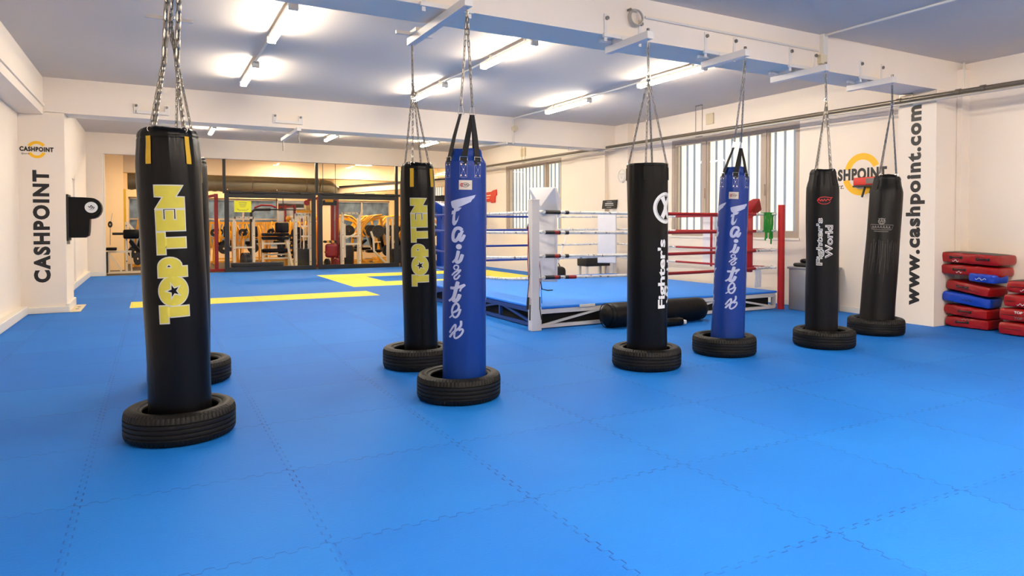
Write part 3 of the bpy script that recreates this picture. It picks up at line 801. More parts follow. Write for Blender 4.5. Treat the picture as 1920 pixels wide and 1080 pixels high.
FZ = .000557
def fairtex():
    """script letters stacked down the bag, units metres, origin at the top of the F"""
    z1 = lambda L: [((x-245)*FZ, -y*FZ) for x, y in L]
    z2 = lambda L: [((x-237)*.000597, -(1003*FZ)-y*.000597) for x, y in L]
    F = [(168,105),(180,90),(300,55),(490,0),(468,45),(440,68),(425,100),(265,185),(312,182),(280,225),(240,240),(232,290),(230,350),(232,372),(250,360),(282,290),(265,370),(240,420),(215,435),(195,418),(188,385),(195,300),(205,275),(178,280),(185,230),(212,222),(215,195),(190,185),(175,150)]
    L = [poly2d([z1(F)])]
    w_ = 34*FZ; q = []
    q += [(z1([(318,500),(285,470),(235,485),(203,555),(205,630),(235,648),(270,610),(300,540)]), w_), (z1([(325,500),(300,570),(292,630),(315,640),(350,560)]), w_*.8)]
    L.append(xf(disc2d(0, 0, 37*FZ), dx=(280-245)*FZ, dy=-730*FZ))
    q += [(z1([(275,785),(262,860),(245,920),(262,950),(300,920),(325,835)]), w_*.95), (z1([(192,955),(240,905),(265,850)]), w_*.6)]
    w2 = 34*.000597
    q += [(z2([(232,50),(208,22),(224,-8),(258,-8),(266,25),(240,52)]), w2*.6), (z2([(180,125),(230,75),(290,50),(255,100),(215,140),(225,170),(255,160),(285,115)]), w2*.75)]
    q += [(z2([(262,200),(240,290),(220,380),(205,440),(230,455),(262,430),(285,365)]), w2*1.15), (z2([(160,288),(240,285),(345,243)]), w2*.9), (z2([(345,243),(300,290),(285,330)]), w2*.5), (z2([(142,463),(185,430),(215,380)]), w2*.7)]
    q += [(z2([(205,612),(260,575),(275,525),(248,488),(210,520),(190,590),(206,655),(240,670),(272,632),(294,558)]), w2*.9), (z2([(155,683),(190,650),(205,610)]), w2*.65)]
    q += [(z2([(160,940),(210,870),(270,820),(300,770),(300,712)]), w2*.95), (z2([(160,880),(205,800),(235,768),(238,800),(228,870),(222,925),(245,945),(295,905),(322,850),(310,822),(275,845)]), w2*.8)]
    L.append(strokes2d([(p_, w__*(1.36 if k_ < 4 else 1.2 if k_ in (6, 7, 8, 9) else .86)) for k_, (p_, w__) in enumerate(q)]))
    V, F_ = merge2d(*L); return [Vector((v.x*1.14, v.y, 0)) for v in V], F_
FT = fairtex()

def chain_set(t, loc, anchors, apex, n_top, pitch=.036, wire=.0042, wd=.024, heavy=False):
    """four chains from the crown to a joint, then a single length to the bracket"""
    apex = loc(apex); joint = loc(n_top)
    for a in anchors: links(a, joint, pitch, wire, wd).build('chain', STEEL, t, True)
    links(joint, apex, pitch*1.25, wire*1.2, wd*1.15).build('chain', STEEL, t, True)
    b = MB(); b.tube([joint+Vector((.018*math.cos(a), 0, .022*math.sin(a))) for a in [2*PI*k/12 for k in range(12)]], .005, 6, True); b.build('joint_ring', CHR, t)

def strap_part(t, R, th, z0, z1, wd, m, name='strap', lift=.004, thick=.004):
    rr = R(th, (z0+z1)/2)
    vs, fs = [], []; n = 8
    b = MB()
    for i in range(n+1):
        z = z0+(z1-z0)*i/n
        for s_ in (-1, 1):
            a = th+s_*wd/2/rr; r = R(a, z)+lift
            b.v += [pol(r, a, z), pol(r+thick, a, z)]
    for i in range(n):
        k = i*4
        b.f += [(k+1, k+3, k+7, k+5), (k, k+4, k+6, k+2), (k, k+1, k+5, k+4), (k+2, k+6, k+7, k+3)]
    b.f += [(0, 2, 3, 1), (n*4, n*4+1, n*4+3, n*4+2)]
    return b.build(name, m, t)
def dring(t, c, r=.018, wire=.003, m=CHR, ax=0):
    b = MB(); b.tube([Vector(c)+Vector((r*math.cos(a), 0, r*math.sin(a))) for a in [2*PI*k/12 for k in range(12)]], wire, 6, True); return b.build('d_ring', m, t)

# ---- bag 1: big TOP TEN
def topten_bag(label, bottom, top, r, th, zt, apex, joint, straps, seed, letters=True, heavy=False, sc=1.0):
    R = make_R(r*1.0, (Vector(top)-Vector(bottom)).length, r*.985, seed=seed, taper=.05)
    t, H, loc, place = bag(label, bottom, top, r, VINB, R)
    if letters:
        wrap('lettering_outline', xf(TT_out, PI/2, sc, sy=sc*.86), mat('pale_grey_print', (196, 196, 186), .55), R, th, zt, t, .0015)
        wrap('lettering', xf(TT_in, PI/2, sc, sy=sc*.86), DECY, R, th, zt, t, .003)
    for a in straps:
        strap_part(t, R, a, H-.16, H+.015, .034, YSTR, 'yellow_strap')
    anch = []
    for a in straps+[s_+PI for s_ in straps]:
        p = pol(R(a, H)*.88, a, H+.075); anch.append(p); dring(t, pol(R(a, H)*.90, a, H+.06))
    chain_set(t, loc, anch, apex, joint)
    if heavy:
        for a in straps:
            p = pol(R(a, H)*.80, a+.12, H+.075)
            m_ = p+(loc(joint)-p)*.55; links(p, m_, .038, .005, .026).build('chain', STEEL, t, True); links(m_, loc(apex)+Vector((.03 if a > 0 else -.03, -.02, .06)), .058, .0075, .042).build('heavy_chain', STEEL, t, True)
    place(); return t
topten_bag('huge black bag with large yellow outlined lettering and yellow straps, nearest the left wall', (.15, 5.03, .05), (.09, 5.03, 1.925), .19, -.04, 1.145,
           (.14, 4.935, 3.025), (.115, 4.98, 2.72), [-.62, .62], 3, heavy=True)
topten_bag('black bag almost hidden behind the huge yellow lettered bag', (.27, 6.68, .05), (.262, 6.68, 1.9), .17, 2.5, 1.1, (.14, 6.70, 3.05), (.2, 6.7, 2.8), [-.62, .62], 5)
topten_bag('slimmer black bag with yellow outlined lettering, just left of the tall blue bag', (2.275, 6.31, .05), (2.24, 6.31, 1.90), .165, .06, 1.165,
           (2.18, 6.26, 3.095), (2.19, 6.28, 2.72), [-.3, .95], 8, sc=.96)

# ---- blue script bags
def fairtex_bag(label, bottom, top, rb, rt, th, ztop, apex, joints, phs, patch, seed, th2, sc=1.0, hang=.30):
    R = make_R((rb+rt)/2, (Vector(top)-Vector(bottom)).length, rb, seed=seed, r_top=rt)
    t, H, loc, place = bag(label, bottom, top, rb, VINBL, R, crown='gather')
    for q in ([th] if th2 is None else [th, th2]):
        wrap('script_lettering', xf(FT, 0, sc), DECS, R, q, ztop, t, .0022)
    w_ = .1*sc; pz_ = ztop+.075*sc
    sq = ([Vector((x*w_/2, y*w_*.37, 0)) for x, y in ((-1, -1), (1, -1), (1, 1), (-1, 1))], [(0, 1, 2, 3)])
    o = wrap('maker_patch', sq, mat('grey_patch', (196, 184, 170), .6), R, patch, pz_, t, .004)
    wrap('patch_emblem', merge2d(xf(arc2d(0, 0, .028, .023, .3, 5.9), 0, sc, sy=.62*sc)), DECK, R, patch, pz_, t, .0055)
    wrap('patch_emblem', xf(strokes2d([([(-.038, 0), (-.028, .012), (-.018, .004)], .006), ([(-.038, 0), (-.028, -.012), (-.02, -.006)], .006)]), 0, sc), DECR, R, patch, pz_, t, .0057)
    wrap('patch_emblem', xf(strokes2d([([(-.015, -.004), (-.008, .006), (-.002, -.004), (.006, .006), (.012, -.003), (.036, .002)], .004)]), 0, sc), DECK, R, patch, pz_, t, .0057)
    # stitched panels with rivets and black webbing up to the rings
    for i, a in enumerate(phs):
        z0 = H-.115*sc; z1 = H+.005; hw = .027*sc
        P = [(-hw, z0-H), (hw, z0-H), (hw, 0), (-hw, 0)]
        st = [([P[0], P[1]], .0028), ([P[1], P[2]], .0028), ([P[2], P[3]], .0028), ([P[3], P[0]], .0028), ([P[0], P[2]], .002), ([P[1], P[3]], .002)]
        vs, fs = [], []
        wrap('stitching', strokes2d(st), DECS, R, a, H, t, .0035, .01)
        b = MB()
        for dx in (-.6, .6):
            for zz in (z0+.014, z1-.02): b.cyl(pol(R(a+dx*hw/R(a, H), zz)+.001, a+dx*hw/R(a, H), zz), .006*sc, .005, pol(1, a, 0), 8)
        b.cyl(pol(R(a, (z0+z1)/2)+.001, a, (z0+z1)/2), .004*sc, .004, pol(1, a, 0), 8)
        each(b, 'rivet', CHR, t)
        # ring holding the webbing
        j = loc(joints[i if i < len(joints) else -1]); p = pol(R(a, H)*.99, a, H+.02)
        b = MB(); dd = (j-p).normalized(); side = pol(1, a+PI/2, 0)
        b.add([], [])
        vsw = []
        nrm = side.cross(dd).normalized()
        for k, (q, ww) in enumerate(((p-Vector((0, 0, .035)), hw*.92), (p, hw*.92), (p+(j-p)*.5+nrm*.004, hw*.8), (j-dd*.02, hw*.62))):
            vsw += [q-side*ww-nrm*.003, q+side*ww-nrm*.003, q+side*ww+nrm*.003, q-side*ww+nrm*.003]
        f_ = []
        for k in range(3):
            o4 = k*4
            for e in range(4): f_.append((o4+e, o4+(e+1) % 4, o4+4+(e+1) % 4, o4+4+e))
        f_ += [(0, 1, 2, 3), (12, 13, 14, 15)]
        b.add(vsw, f_); b.build('webbing_strap', WEB, t)
        b = MB(); bx = p+Vector((0, 0, -.005)); b.tube([bx-side*hw*1.1, bx-side*hw*1.1+Vector((0, 0, .03)), bx+side*hw*1.1+Vector((0, 0, .03)), bx+side*hw*1.1], .003, 6); b.build('d_ring', CHR, t)
    # triangular rings and chains
    for j in joints:
        jl = loc(j); b = MB(); b.tube([jl+Vector((-.022, 0, -.02)), jl+Vector((.022, 0, -.02)), jl+Vector((.012, 0, .05)), jl+Vector((-.012, 0, .05))], .0035, 6, True); b.build('triangle_ring', CHR, t)
        ap = loc(apex); links(jl+Vector((0, 0, .05)), ap+(jl-ap)*.35, .036, .0045, .025).build('chain', STEEL, t, True)
        links(ap+(jl-ap)*.35, ap, .045, .005, .028).build('chain', STEEL, t, True)
    place(); return t
fairtex_bag('tall blue bag with silver script lettering, nearest of the two blue bags', (2.18, 5.04, .05), (2.195, 5.035, 1.865), .176, .164, -.42, 1.565,
            (2.18, 4.965, 3.065), [(2.15, 5.02, 2.28), (2.255, 5.035, 2.28)], [-.95, -.1, .6, 2.6], .0, 11, 1.72)
# joints: the two left straps share one ring, others the second
fairtex_bag('slightly slanting blue bag with silver script lettering in front of the red ring corner', (5.385, 5.355, .05), (5.50, 5.37, 1.88), .178, .15, .12, 1.56,
            (5.27, 5.015, 3.055), [(5.43, 5.31, 2.22), (5.55, 5.33, 2.22)], [-1.0, .05, .95, 3.0], -.02, 13, -1.5)

# ---- black bags with white print
def plain_bag(label, bottom, top, r, mt, apex, joint, seed, deco, crown='plain', tabs=(-.1, 1.4, 2.9, -1.7), rt=None):
    R = make_R(r, (Vector(top)-Vector(bottom)).length, r, seed=seed, r_top=rt or r, taper=.0 if crown == 'plain' else .17)
    t, H, loc, place = bag(label, bottom, top, r, mt, R, crown=crown)
    anch = []
    for a in tabs:
        strap_part(t, R, a, H-.12, H+.0, .035, mt, 'tab', .003, .005)
        k = .93 if crown == 'plain' else .86; zz = H+.03 if crown == 'plain' else H+.07
        dring(t, pol(R(a, H)*k, a, zz)); anch.append(pol(R(a, H)*k, a, zz+.015))
    chain_set(t, loc, anch, apex, joint, .04)
    deco(t, R); place(); return t
def deco5(t, R):
    th = .93
    wrap('emblem_ring', disc2d(0, 0, .150, 48, .122), DECW, R, th+.1, 1.49, t)
    wrap('emblem_ring', disc2d(0, 0, .118, 48, .112), DECW, R, th+.1, 1.49, t)
    K = [(-.075, .095), (-.03, .115), (.0, .06), (.03, .105), (.08, .085), (.035, .02), (.03, -.01), (.075, -.085), (.03, -.105), (-.0, -.06), (-.03, -.105), (-.07, -.08), (-.035, -.015), (-.03, .02)]
    wrap('emblem_figure', poly2d([K]), DECW, R, th+.1, 1.49, t)
    wrap('lettering', xf(text2d("Fighter's", .66, .125, .03, .98), PI/2), DECW, R, .84, .86, t)
    wrap('lettering', xf(text2d('World', .42, .115, .03, .98), PI/2), DECW, R, 1.48, .78, t)
plain_bag('thick black bag with white round emblem and vertical white lettering in front of the ring', (4.215, 5.25, .05), (4.215, 5.25, 1.93), .195, VINB,
          (4.0, 4.985, 3.055), (4.05, 5.04, 2.76), 21, deco5)
def deco7(t, R):
    wrap('lettering_outline', xf(text2d("Fighter's", .53, .085, .045, 1.02), PI/2), DECW, R, -.12, 1.14, t, .0015)
    wrap('lettering', xf(text2d("Fighter's", .518, .073, .0, 1.06), PI/2), DECG, R, -.12, 1.14, t, .003)
    wrap('lettering_outline', xf(text2d('World', .37, .085, .045, 1.02), PI/2), DECW, R, .42, 1.14, t, .0015)
    wrap('lettering', xf(text2d('World', .358, .073, .0, 1.06), PI/2), DECG, R, .42, 1.14, t, .003)
    s_ = strokes2d([([(-.08, .0), (-.05, .03), (.0, .038), (.06, .03), (.085, .035)], .007), ([(-.07, -.015), (-.03, -.038), (.03, -.036), (.06, -.01)], .007),
                    ([(-.075, -.01), (-.055, .015), (-.045, -.008), (-.03, .012), (-.018, -.008), (-.002, .014), (.012, -.006), (.03, .014), (.05, .0), (.075, .03)], .008)])
    wrap('red_emblem', s_, DECR, R, .12, 1.6, t)
plain_bag('slim black bag with outlined vertical lettering and small red emblem, beside the grey bin', (6.66, 5.16, .05), (6.66, 5.16, 1.93), .175, VINBM,
          (6.55, 5.055, 3.055), (6.63, 5.1, 2.78), 33, deco7, 'shoulder', (-.5, .75, 2.5, -2.4))
def deco8(t, R):
    wrap('emblem_head', merge2d(disc2d(0, .06, .042, 20, .030), strokes2d([([(-.03, .075), (-.01, .05), (.0, .085), (.01, .05), (.03, .08)], .010), ([(-.022, .04), (0, .03), (.022, .04)], .012), ([(-.04, .1), (-.02, .085)], .012), ([(.04, .1), (.02, .085)], .012)])), DECG, R, -.15, 1.3, t)
    ban = strokes2d([([(-.14, .012), (0, .006), (.14, .012)], .006), ([(-.14, .012), (-.12, -.05)], .006), ([(.14, .012), (.12, -.05)], .006), ([(-.12, -.05), (0, -.058), (.12, -.05)], .006), ([(-.085, -.075), (0, -.08), (.085, -.075)], .008)]
                    + [([(-.11+.032*k, -.04), (-.10+.032*k, -.008), (-.09+.032*k, -.04)], .008) for k in range(7)])
    wrap('emblem_banner', ban, DECG, R, -.15, 1.31, t)
    rnd = random.Random(4); L = []
    for k in range(13):
        x = -.15+.027*k+rnd.uniform(-.006, .006); a = rnd.uniform(-.05, .02); b_ = a-rnd.uniform(.2, .5)
        L.append(([(x, a), (x+rnd.uniform(-.01, .01), (a+b_)/2), (x+rnd.uniform(-.015, .015), b_)], (.002, .0008)))
    wrap('scratches', strokes2d(L), DECG, R, .1, 1.12, t)
plain_bag('black bag with grey emblem and pale scratches hanging before the right pillar', (8.035, 5.415, .05), (8.25, 5.43, 1.93), .203, VINBM,
          (7.80, 5.085, 3.055), (7.95, 5.18, 2.86), 41, deco8, 'shoulder', (-.7, .8, 2.3, -2.3), rt=.19)

put_tyre(.145, 5.03, 'worn black car tyre lying around the foot of the huge yellow lettered bag', .3)
put_tyre(.27, 6.7, 'black car tyre partly hidden behind the nearest tyre on the left', 1.1)
put_tyre(2.25, 6.34, 'black car tyre around the slimmer yellow lettered bag', 2.0)
put_tyre(2.135, 5.04, 'black car tyre around the tall blue bag', .7)
put_tyre(4.20, 5.24, 'black car tyre around the thick black bag with round emblem', 2.6)
put_tyre(5.36, 5.37, 'black car tyre around the slanting blue bag', 3.4)
put_tyre(6.68, 5.14, 'black car tyre around the slim black bag beside the grey bin', 4.1)
put_tyre(8.035, 5.42, 'black car tyre nearest the right pillar', 5.0)

# ================================================================== BOXING RING
X0, X1, Y0, Y1, ZR = 4.40, 8.90, 7.74, 12.3, .30
ring = thing('boxing_ring', 'low blue boxing ring with white, blue and red ropes beside the right wall', 'boxing ring', ((X0+X1)/2, (Y0+Y1)/2, 0))
MB().box(X0, X1, Y0, Y1, ZR-.035, ZR, .012).build('canvas', CANV, ring, True)
b = MB()
for k in range(1, 4): b.box(X0+.12, X1-.12, Y0+k*(Y1-Y0)/4-.03, Y0+k*(Y1-Y0)/4+.03, .05, ZR-.04)
each(b, 'platform_joist', BLKF, ring)
MB().box(X0+.10, X1-.10, Y0+.10, Y1-.10, .01, ZR-.05).build('under_skirt', mat('black_skirt_cloth', (10, 10, 11), .9), ring)
def apron(a, c, m, bays, name='side_frame'):
    a = Vector(a); c = Vector(c); b = MB(); z0, z1 = .035, ZR-.07
    up = Vector((0, 0, 1))
    b.bar(a+up*z1, c+up*z1, .05, .06); b.bar(a+up*z0, c+up*z0, .05, .045)
    for k in range(bays+1):
        p = a+(c-a)*k/bays; b.bar(p+up*z0, p+up*z1, .04, .04)
        if k < bays:
            q = a+(c-a)*(k+1)/bays
            if k % 2: b.bar(p+up*z1, q+up*z0, .03, .03)
            else: b.bar(p+up*z0, q+up*z1, .03, .03)
    b.build(name, m, ring)
apron((X0+.03, Y0+.04, 0), (X1-.03, Y0+.04, 0), WHST, 4)
apron((X0+.04, Y1-.03, 0), (X0+.04, Y0+.06, 0), BLST, 4)
apron((X1-.04, Y0+.06, 0), (X1-.04, Y1-.03, 0), WHST, 4)
apron((X0+.03, Y1-.04, 0), (X1-.03, Y1-.04, 0), WHST, 4)
corners = {'w': (X0-.09, Y0-.05), 'r': (X1+.06, Y0-.02), 'b': (X0-.09, Y1+.07), 'v': (X1+.07, Y1+.07)}
for k, m in (('w', WHST), ('r', RDST), ('b', BLST), ('v', WHST)):
    x, y = corners[k]; b = MB()
    if k == 'r': b.cyl((x, y, 0), .055, 1.70, seg=20)
    else: b.box(x-.055, x+.055, y-.055, y+.055, 0, 1.70, .008); b.box(x-.058, x+.058, y-.058, y+.058, 1.69, 1.705, .003)
    if k == 'w': b.box(x+.055, x+.10, y-.03, y+.03, 0, ZR+.0)
    b.build('corner_post', m, ring, k == 'r')
ZRP = (1.55, 1.28, .965, .68)
def rope(a, c, z, r, ma, mb, split, sag=.02, name='rope', wob=0):
    A = Vector((*a, z)); B = Vector((*c, z)); n = 14; P = []
    for i in range(n+1):
        f = i/n; p = A+(B-A)*f; p.z -= sag*4*f*(1-f); p.z += wob*math.sin(f*17); P.append(p)
    o = MB().tube(P, r, 10).build(name, ma, ring, True)
    for (s0, s1, m, rr) in split:
        Q = [P[0]+(P[-1]-P[0])*f for f in [s0+(s1-s0)*k/8 for k in range(9)]]
        for k, q in enumerate(Q):
            f = s0+(s1-s0)*k/8; q.z = z-sag*4*f*(1-f)+wob*math.sin(f*17)
        MB().tube(Q, rr, 10).build('rope_sleeve', m, o, True)
    return o
e = .04
for i, z in enumerate(ZRP):
    xw, yw = corners['w']; xr, yr = corners['r']; xb, yb = corners['b']; xv, yv = corners['v']
    # front
    tape = [(.055, .085, BLKTAPE, .026), (.085, .10, RROPE if i else BLKTAPE, .026), (.10, .105, BLKTAPE, .027), (.122, .134, BLKTAPE, .026)]
    if i == 3: tape.append((.134, .16, RROPE, .026))
    rope((xw, Y0+.10), (xr, Y0+.10), z, .021, WROPE, None, tape+[(.47, .90, RROPE, .0235)], .012+.006*i)
    # back
    rope((xb, Y1-.08), (xv, Y1-.08), z, .019, WROPE, None, [(.02, .55, BROPE, .021)], .012)
    # left
    rope((X0+.06, yw), (X0+.06, yb), z, .020, WROPE, None, [(.55, .98, BROPE, .022)], (.01, .02, .09, .12)[i])
    # right
    rope((X1-.06, yr), (X1-.06, yv), z, .017, WROPE, None, [(.05, .52, RROPE, .019)], .015)
# turnbuckles
for k, (sx, sy) in {'w': (1, 1), 'r': (-1, 1), 'b': (1, -1), 'v': (-1, -1)}.items():
    x, y = corners[k]; b = MB()
    for z in ZRP:
        b.tube([(x+sx*.05, y+sy*.13, z), (x+sx*.16, y+sy*.14, z)], .017, 8); b.cyl((x+sx*.08, y+sy*.13, z-.03), .008, .06, seg=6)
    b.build('turnbuckle', STEEL, ring)
# corner pads: tall cushion with a wedge shaped head
def corner_pad(cx, cy, dx, dy, m, z0=.6, z1=1.5, zt=1.88, hw=.14, name='corner_pad', head=True):
    d = Vector((dx, dy, 0)).normalized(); s_ = Vector((-d.y, d.x, 0)); c = Vector((cx, cy, 0))
    f = lambda u, v, q: c+s_*u+Vector((0, 0, v))+d*q
    bm = bmesh.new(); b = MB()
    vs = [f(u, z, q) for z in (z0, z1) for u, q in ((-hw, 0), (hw, 0), (hw, .10), (-hw, .10))]
    V = [bm.verts.new(v) for v in vs]
    for F in [(0, 1, 2, 3), (7, 6, 5, 4), (0, 4, 5, 1), (1, 5, 6, 2), (2, 6, 7, 3), (3, 7, 4, 0)]: bm.faces.new([V[i] for i in F])
    bmesh.ops.bevel(bm, geom=bm.edges[:], offset=.018, segments=3, profile=.5, affect='EDGES')
    o = b.bm(bm).build(name, m, ring, True)
    if head:
        h = MB(); hw2 = hw*1.15
        P = [f(-hw2, zt, -.10), f(hw2, zt, -.10), f(hw2, zt, .0), f(-hw2, zt, .0), f(0, 1.62, -.14), f(-hw2*1.05, 1.72, .14), f(hw2*1.05, 1.72, .14), f(-hw2*.9, 1.47, .12), f(hw2*.9, 1.47, .12), f(0, 1.5, .0)]
        bm = bmesh.new(); V = [bm.verts.new(v) for v in P]; bmesh.ops.convex_hull(bm, input=bm.verts[:])
        for v in [v for v in bm.verts if not v.link_faces]: bm.verts.remove(v)
        bmesh.ops.bevel(bm, geom=bm.edges[:], offset=.008, segments=2, profile=.5, affect='EDGES')
        h.bm(bm).build('pad_head', m, o, True, .4)
    return o
corner_pad(X0+.25, Y0+.26, 1, .8, WVIN, .60, 1.56, 1.88, hw=.16)
corner_pad(X1-.25, Y0+.30, -1, 1, VINR, .6, 1.6, 1.80, hw=.13)
corner_pad(X0+.30, Y1-.30, 1, -1, VINBL, .6, 1.62, 1.8, hw=.16)
corner_pad(X1-.30, Y1-.22, -1, -1, WVIN, .55, 1.62, 1.62, hw=.2, head=False)
# rope ties
MB().bar((X1-.05, 9.2, .62), (X1-.05, 9.2, 1.58), .03, .03).build('rope_tie', RROPE, ring)
b = MB(); b.bar((7.35, Y1-.06, .35), (7.75, Y1-.02, 1.32), .03, .02); b.build('rope_tie', WVIN, ring)
# strap hanging on right rope corner
t = thing('white_towel', 'thin white cloth hanging from the lowest rope near the red post', 'cloth', (8.55, Y0+.1, .5))
b = MB()
for k in range(5): b.tube([(8.49+.03*k, Y0+.105, .70), (8.50+.03*k+.01*math.sin(k*3), Y0+.09, .55), (8.49+.032*k, Y0+.10, .36)], .011, 6)
b.build('cloth_strip', WVIN, t, True)
# green bands over the top rope
t = thing('green_fabric_bands', 'bundle of green resistance bands draped over the top rope by the red post', 'bands', (8.72, Y0+.07, 1.3))
rnd = random.Random(2)
for k in range(7):
    x = 8.67+.032*k; z1 = 1.05+rnd.uniform(-.03, .22)
    b = MB(); P = []
    for j in range(6):
        z = 1.575-(1.575-z1)*j/5; P.append((x+rnd.uniform(-.006, .006)-.01*j*.3, Y0+.065+rnd.uniform(-.004, .004), z))
    for a_, c_ in zip(P, P[1:]): b.bar(a_, c_, .03, .006, up=(0, 1, 0))
    b.box(x-.015, x+.015, Y0+.06, Y0+.135, 1.57, 1.578)
    b.build('band', GREEN, t)
# red mitts and gloves on the canvas
t = thing('red_glove', 'dark red boxing glove lying on the canvas behind the slanting blue bag', 'glove', (8.25, 8.3, ZR))
b = MB(); b.lathe([(0, 0), (.05, .005), (.07, .04), (.065, .08), (.04, .105), (0, .11)], 16, Matrix.Translation((8.25, 8.3, ZR+.004)) @ Matrix.Diagonal((1.5, 1, 1, 1))); b.build('glove_body', VINR, t, True)
b = MB(); b.cyl((8.36, 8.3, ZR+.045), .045, .09, (1, 0, 0), 14); b.build('cuff', VINB, t, True)
# cords at the white post
for i, (dx, dy, m, label) in enumerate(((-.07, .02, RROPE, 'red skipping rope hanging down the left side of the white ring post'), (.085, .0, mat('orange_cord', (200, 90, 40), .6), 'orange cord tied low on the white ring post'))):
    x, y = corners['w'][0]+dx, corners['w'][1]+dy
    t = thing('skipping_rope', label, 'rope', (x, y, 1.0)); zt = 1.35 if i == 0 else .9
    MB().tube([(x, y, zt), (x-.008, y, .9 if i == 0 else .7), (x+.006, y-.005, .62), (x-.02, y-.01, .42), (x-.01, y-.01, .3)], .006, 6).build('cord', m, t, True)
    MB().tube([(x, y, zt), (x+.012, y-.012, .75), (x+.03*(-1 if i == 0 else 1), y-.01, .35)], .004, 6).build('cord', BLKTAPE, t, True)
    MB().tube([(x-.01, y-.015, .44), (x-.02, y-.018, .28)], .017, 10).build('handle', BLKP, t, True)
    MB().tube([(x+.02*(-1)**i, y-.02, .34), (x+.015, y-.02, .14)], .013, 10).build('handle', BLKP, t, True)
t = thing('hand_grip', 'small dark metal hook clipped below the white corner pad', 'hook', (4.56, 7.9, .5))
MB().tube([(4.50, 7.84, .62), (4.52, 7.84, .52), (4.60, 7.83, .50), (4.68, 7.83, .50)], .008, 6).build('hook_rod', BLKF, t, True)
# grey edging trim of the canvas
b = MB(); b.box(5.05, 5.3, Y0-.012, Y0+.0, ZR-.04, ZR-.005); b.build('edge_clip', PLAST, ring)

# long black bags lying before the ring
def lying_bag(x0, x1, y, r, label, yaw=0):
    t = thing('lying_heavy_bag', label, 'punching bag', ((x0+x1)/2, y, 0))
    n = 26; P = []; Rr = []
    for i in range(n):
        f = i/(n-1); P.append((x0+(x1-x0)*f, y+yaw*(f-.5), r)); Rr.append(r*(1-.45*max(0, 1-f*16)**2-.45*max(0, 1-(1-f)*16)**2)*(1+.015*math.sin(13*f)))
    MB().tube(P, Rr, 28).build('bag_body', VINBM, t, True, 1.2)
    b = MB()
    for xx in (x0+.05, x0+.11): b.tube([(xx, y+yaw*-.5+(r*.985)*math.cos(a), r+(r*.985)*math.sin(a)) for a in [2*PI*k/28 for k in range(28)]], .006, 6, True)
    b.build('stitched_seam', VINB, t, True); return t
lying_bag(5.22, 7.0, 7.42, .165, 'long black heavy bag lying on the floor along the front of the ring')
t = thing('focus_mitt', 'small black and white strike pad lying before the long black bag', 'pad', (6.15, 7.16, 0))
MB().box(6.02, 6.34, 7.08, 7.21, .002, .11, .04).build('pad_body', VINB, t, True); MB().box(6.345, 6.40, 7.10, 7.19, .01, .07, .02).build('white_cuff', WVIN, t, True)

# ================================================================== SIGNS, LOGOS, WALL THINGS
# left pillar face at y=12.88, looking along +y: right is +x, up is +z
FY = 12.88
def on_pillar(name, s, m, x, z, parent=None, lift=0): return flat(name, s, m, (x, FY-.0005-lift, z), (1, 0, 0), (0, 0, 1), parent)
def cash_logo(parent, place, sc):
    place('logo_ring', merge2d(xf(arc2d(0, 0, .30, .195, .18*PI, .86*PI), 0, sc), xf(arc2d(0, -.06, .27, .17, 1.1*PI, 1.92*PI), 0, sc)), DECO, 0, 0, parent, 0)
    place('logo_text', xf(text2d('CASHPOINT', 1.02, .175, .05, 1.15), 0, sc), DECK, 0, 0, parent, .002)
    place('logo_script', xf(text2d('Sport.', .26, .085, 0, 1, .35), 0, sc), DECK, -.34*sc, -.18*sc, parent, .001)
t = thing('wall_logo', 'small orange ring logo with black CASHPOINT lettering on the left pillar', 'logo', (-1.595, FY, 2.5))
cash_logo(t, lambda n, s, m, dx, dz, pa, l: on_pillar(n, s, m, -1.555+dx, 2.54+dz, pa, l), .42)
o = on_pillar('wall_lettering', xf(text2d('CASHPOINT', 1.74, .215, .05, 1.22), PI/2), DECK, -1.51, 1.35)
tag(o, 'large black vertical CASHPOINT lettering on the left pillar', 'lettering')
# right pillar face at x=9.2 looking +x: right is -y
o = flat('wall_lettering', xf(text2d('www.cashpoint.com', 2.76, .265, .045, 1.16), PI/2), DECK, (9.1995, 5.64, 1.64), (0, -1, 0), (0, 0, 1), None)
tag(o, 'large black vertical www.cashpoint.com lettering on the right pillar', 'lettering')
# big logo on the right wall
t = thing('wall_logo', 'big orange ring logo with black CASHPOINT lettering between the right bags', 'logo', (XR, 6.75, 2.17))
def on_right(n, s, m, dx, dz, pa, l): return flat(n, s, m, (XR-.0005-l, 6.70-dx, 2.16+dz), (0, -1, 0), (0, 0, 1), pa)
on_right('logo_ring', merge2d(arc2d(0, .02, .30, .20, .12*PI, .93*PI), arc2d(-.02, -.02, .31, .21, 1.08*PI, 1.90*PI)), DECO, 0, 0, t, 0)
on_right('logo_text', text2d('CASHPOINT', 1.10, .185, .05, 1.15), DECK, -.14, 0, t, .002)
on_right('logo_script', text2d('Sport.', .34, .10, 0, 1, .35), DECK, -.48, -.19, t, .001)
on_right('logo_script', text2d('bau', .22, .11, 0, 1, .35), DECK, .23, -.25, t, .001)
# red light box fixed over the logo
t = thing('red_wall_box', 'small red and yellow box with short black stick fixed over the orange logo', 'wall box', (XR-.06, 6.58, 2.02))
MB().box(XR-.10, XR-.004, 6.34, 6.78, 1.98, 2.10, .012).build('box_body', REDP, t, True)
MB().box(XR-.11, XR-.10, 6.4, 6.56, 2.0, 2.08, .004).build('front_plate', DECG, t)
MB().box(XR-.10, XR-.004, 6.36, 6.79, 1.955, 1.98, .004).build('under_rail', BLKP, t)
MB().bar((XR-.06, 6.60, 1.97), (XR-.05, 6.66, 1.80), .022).build('stick', BLKP, t)
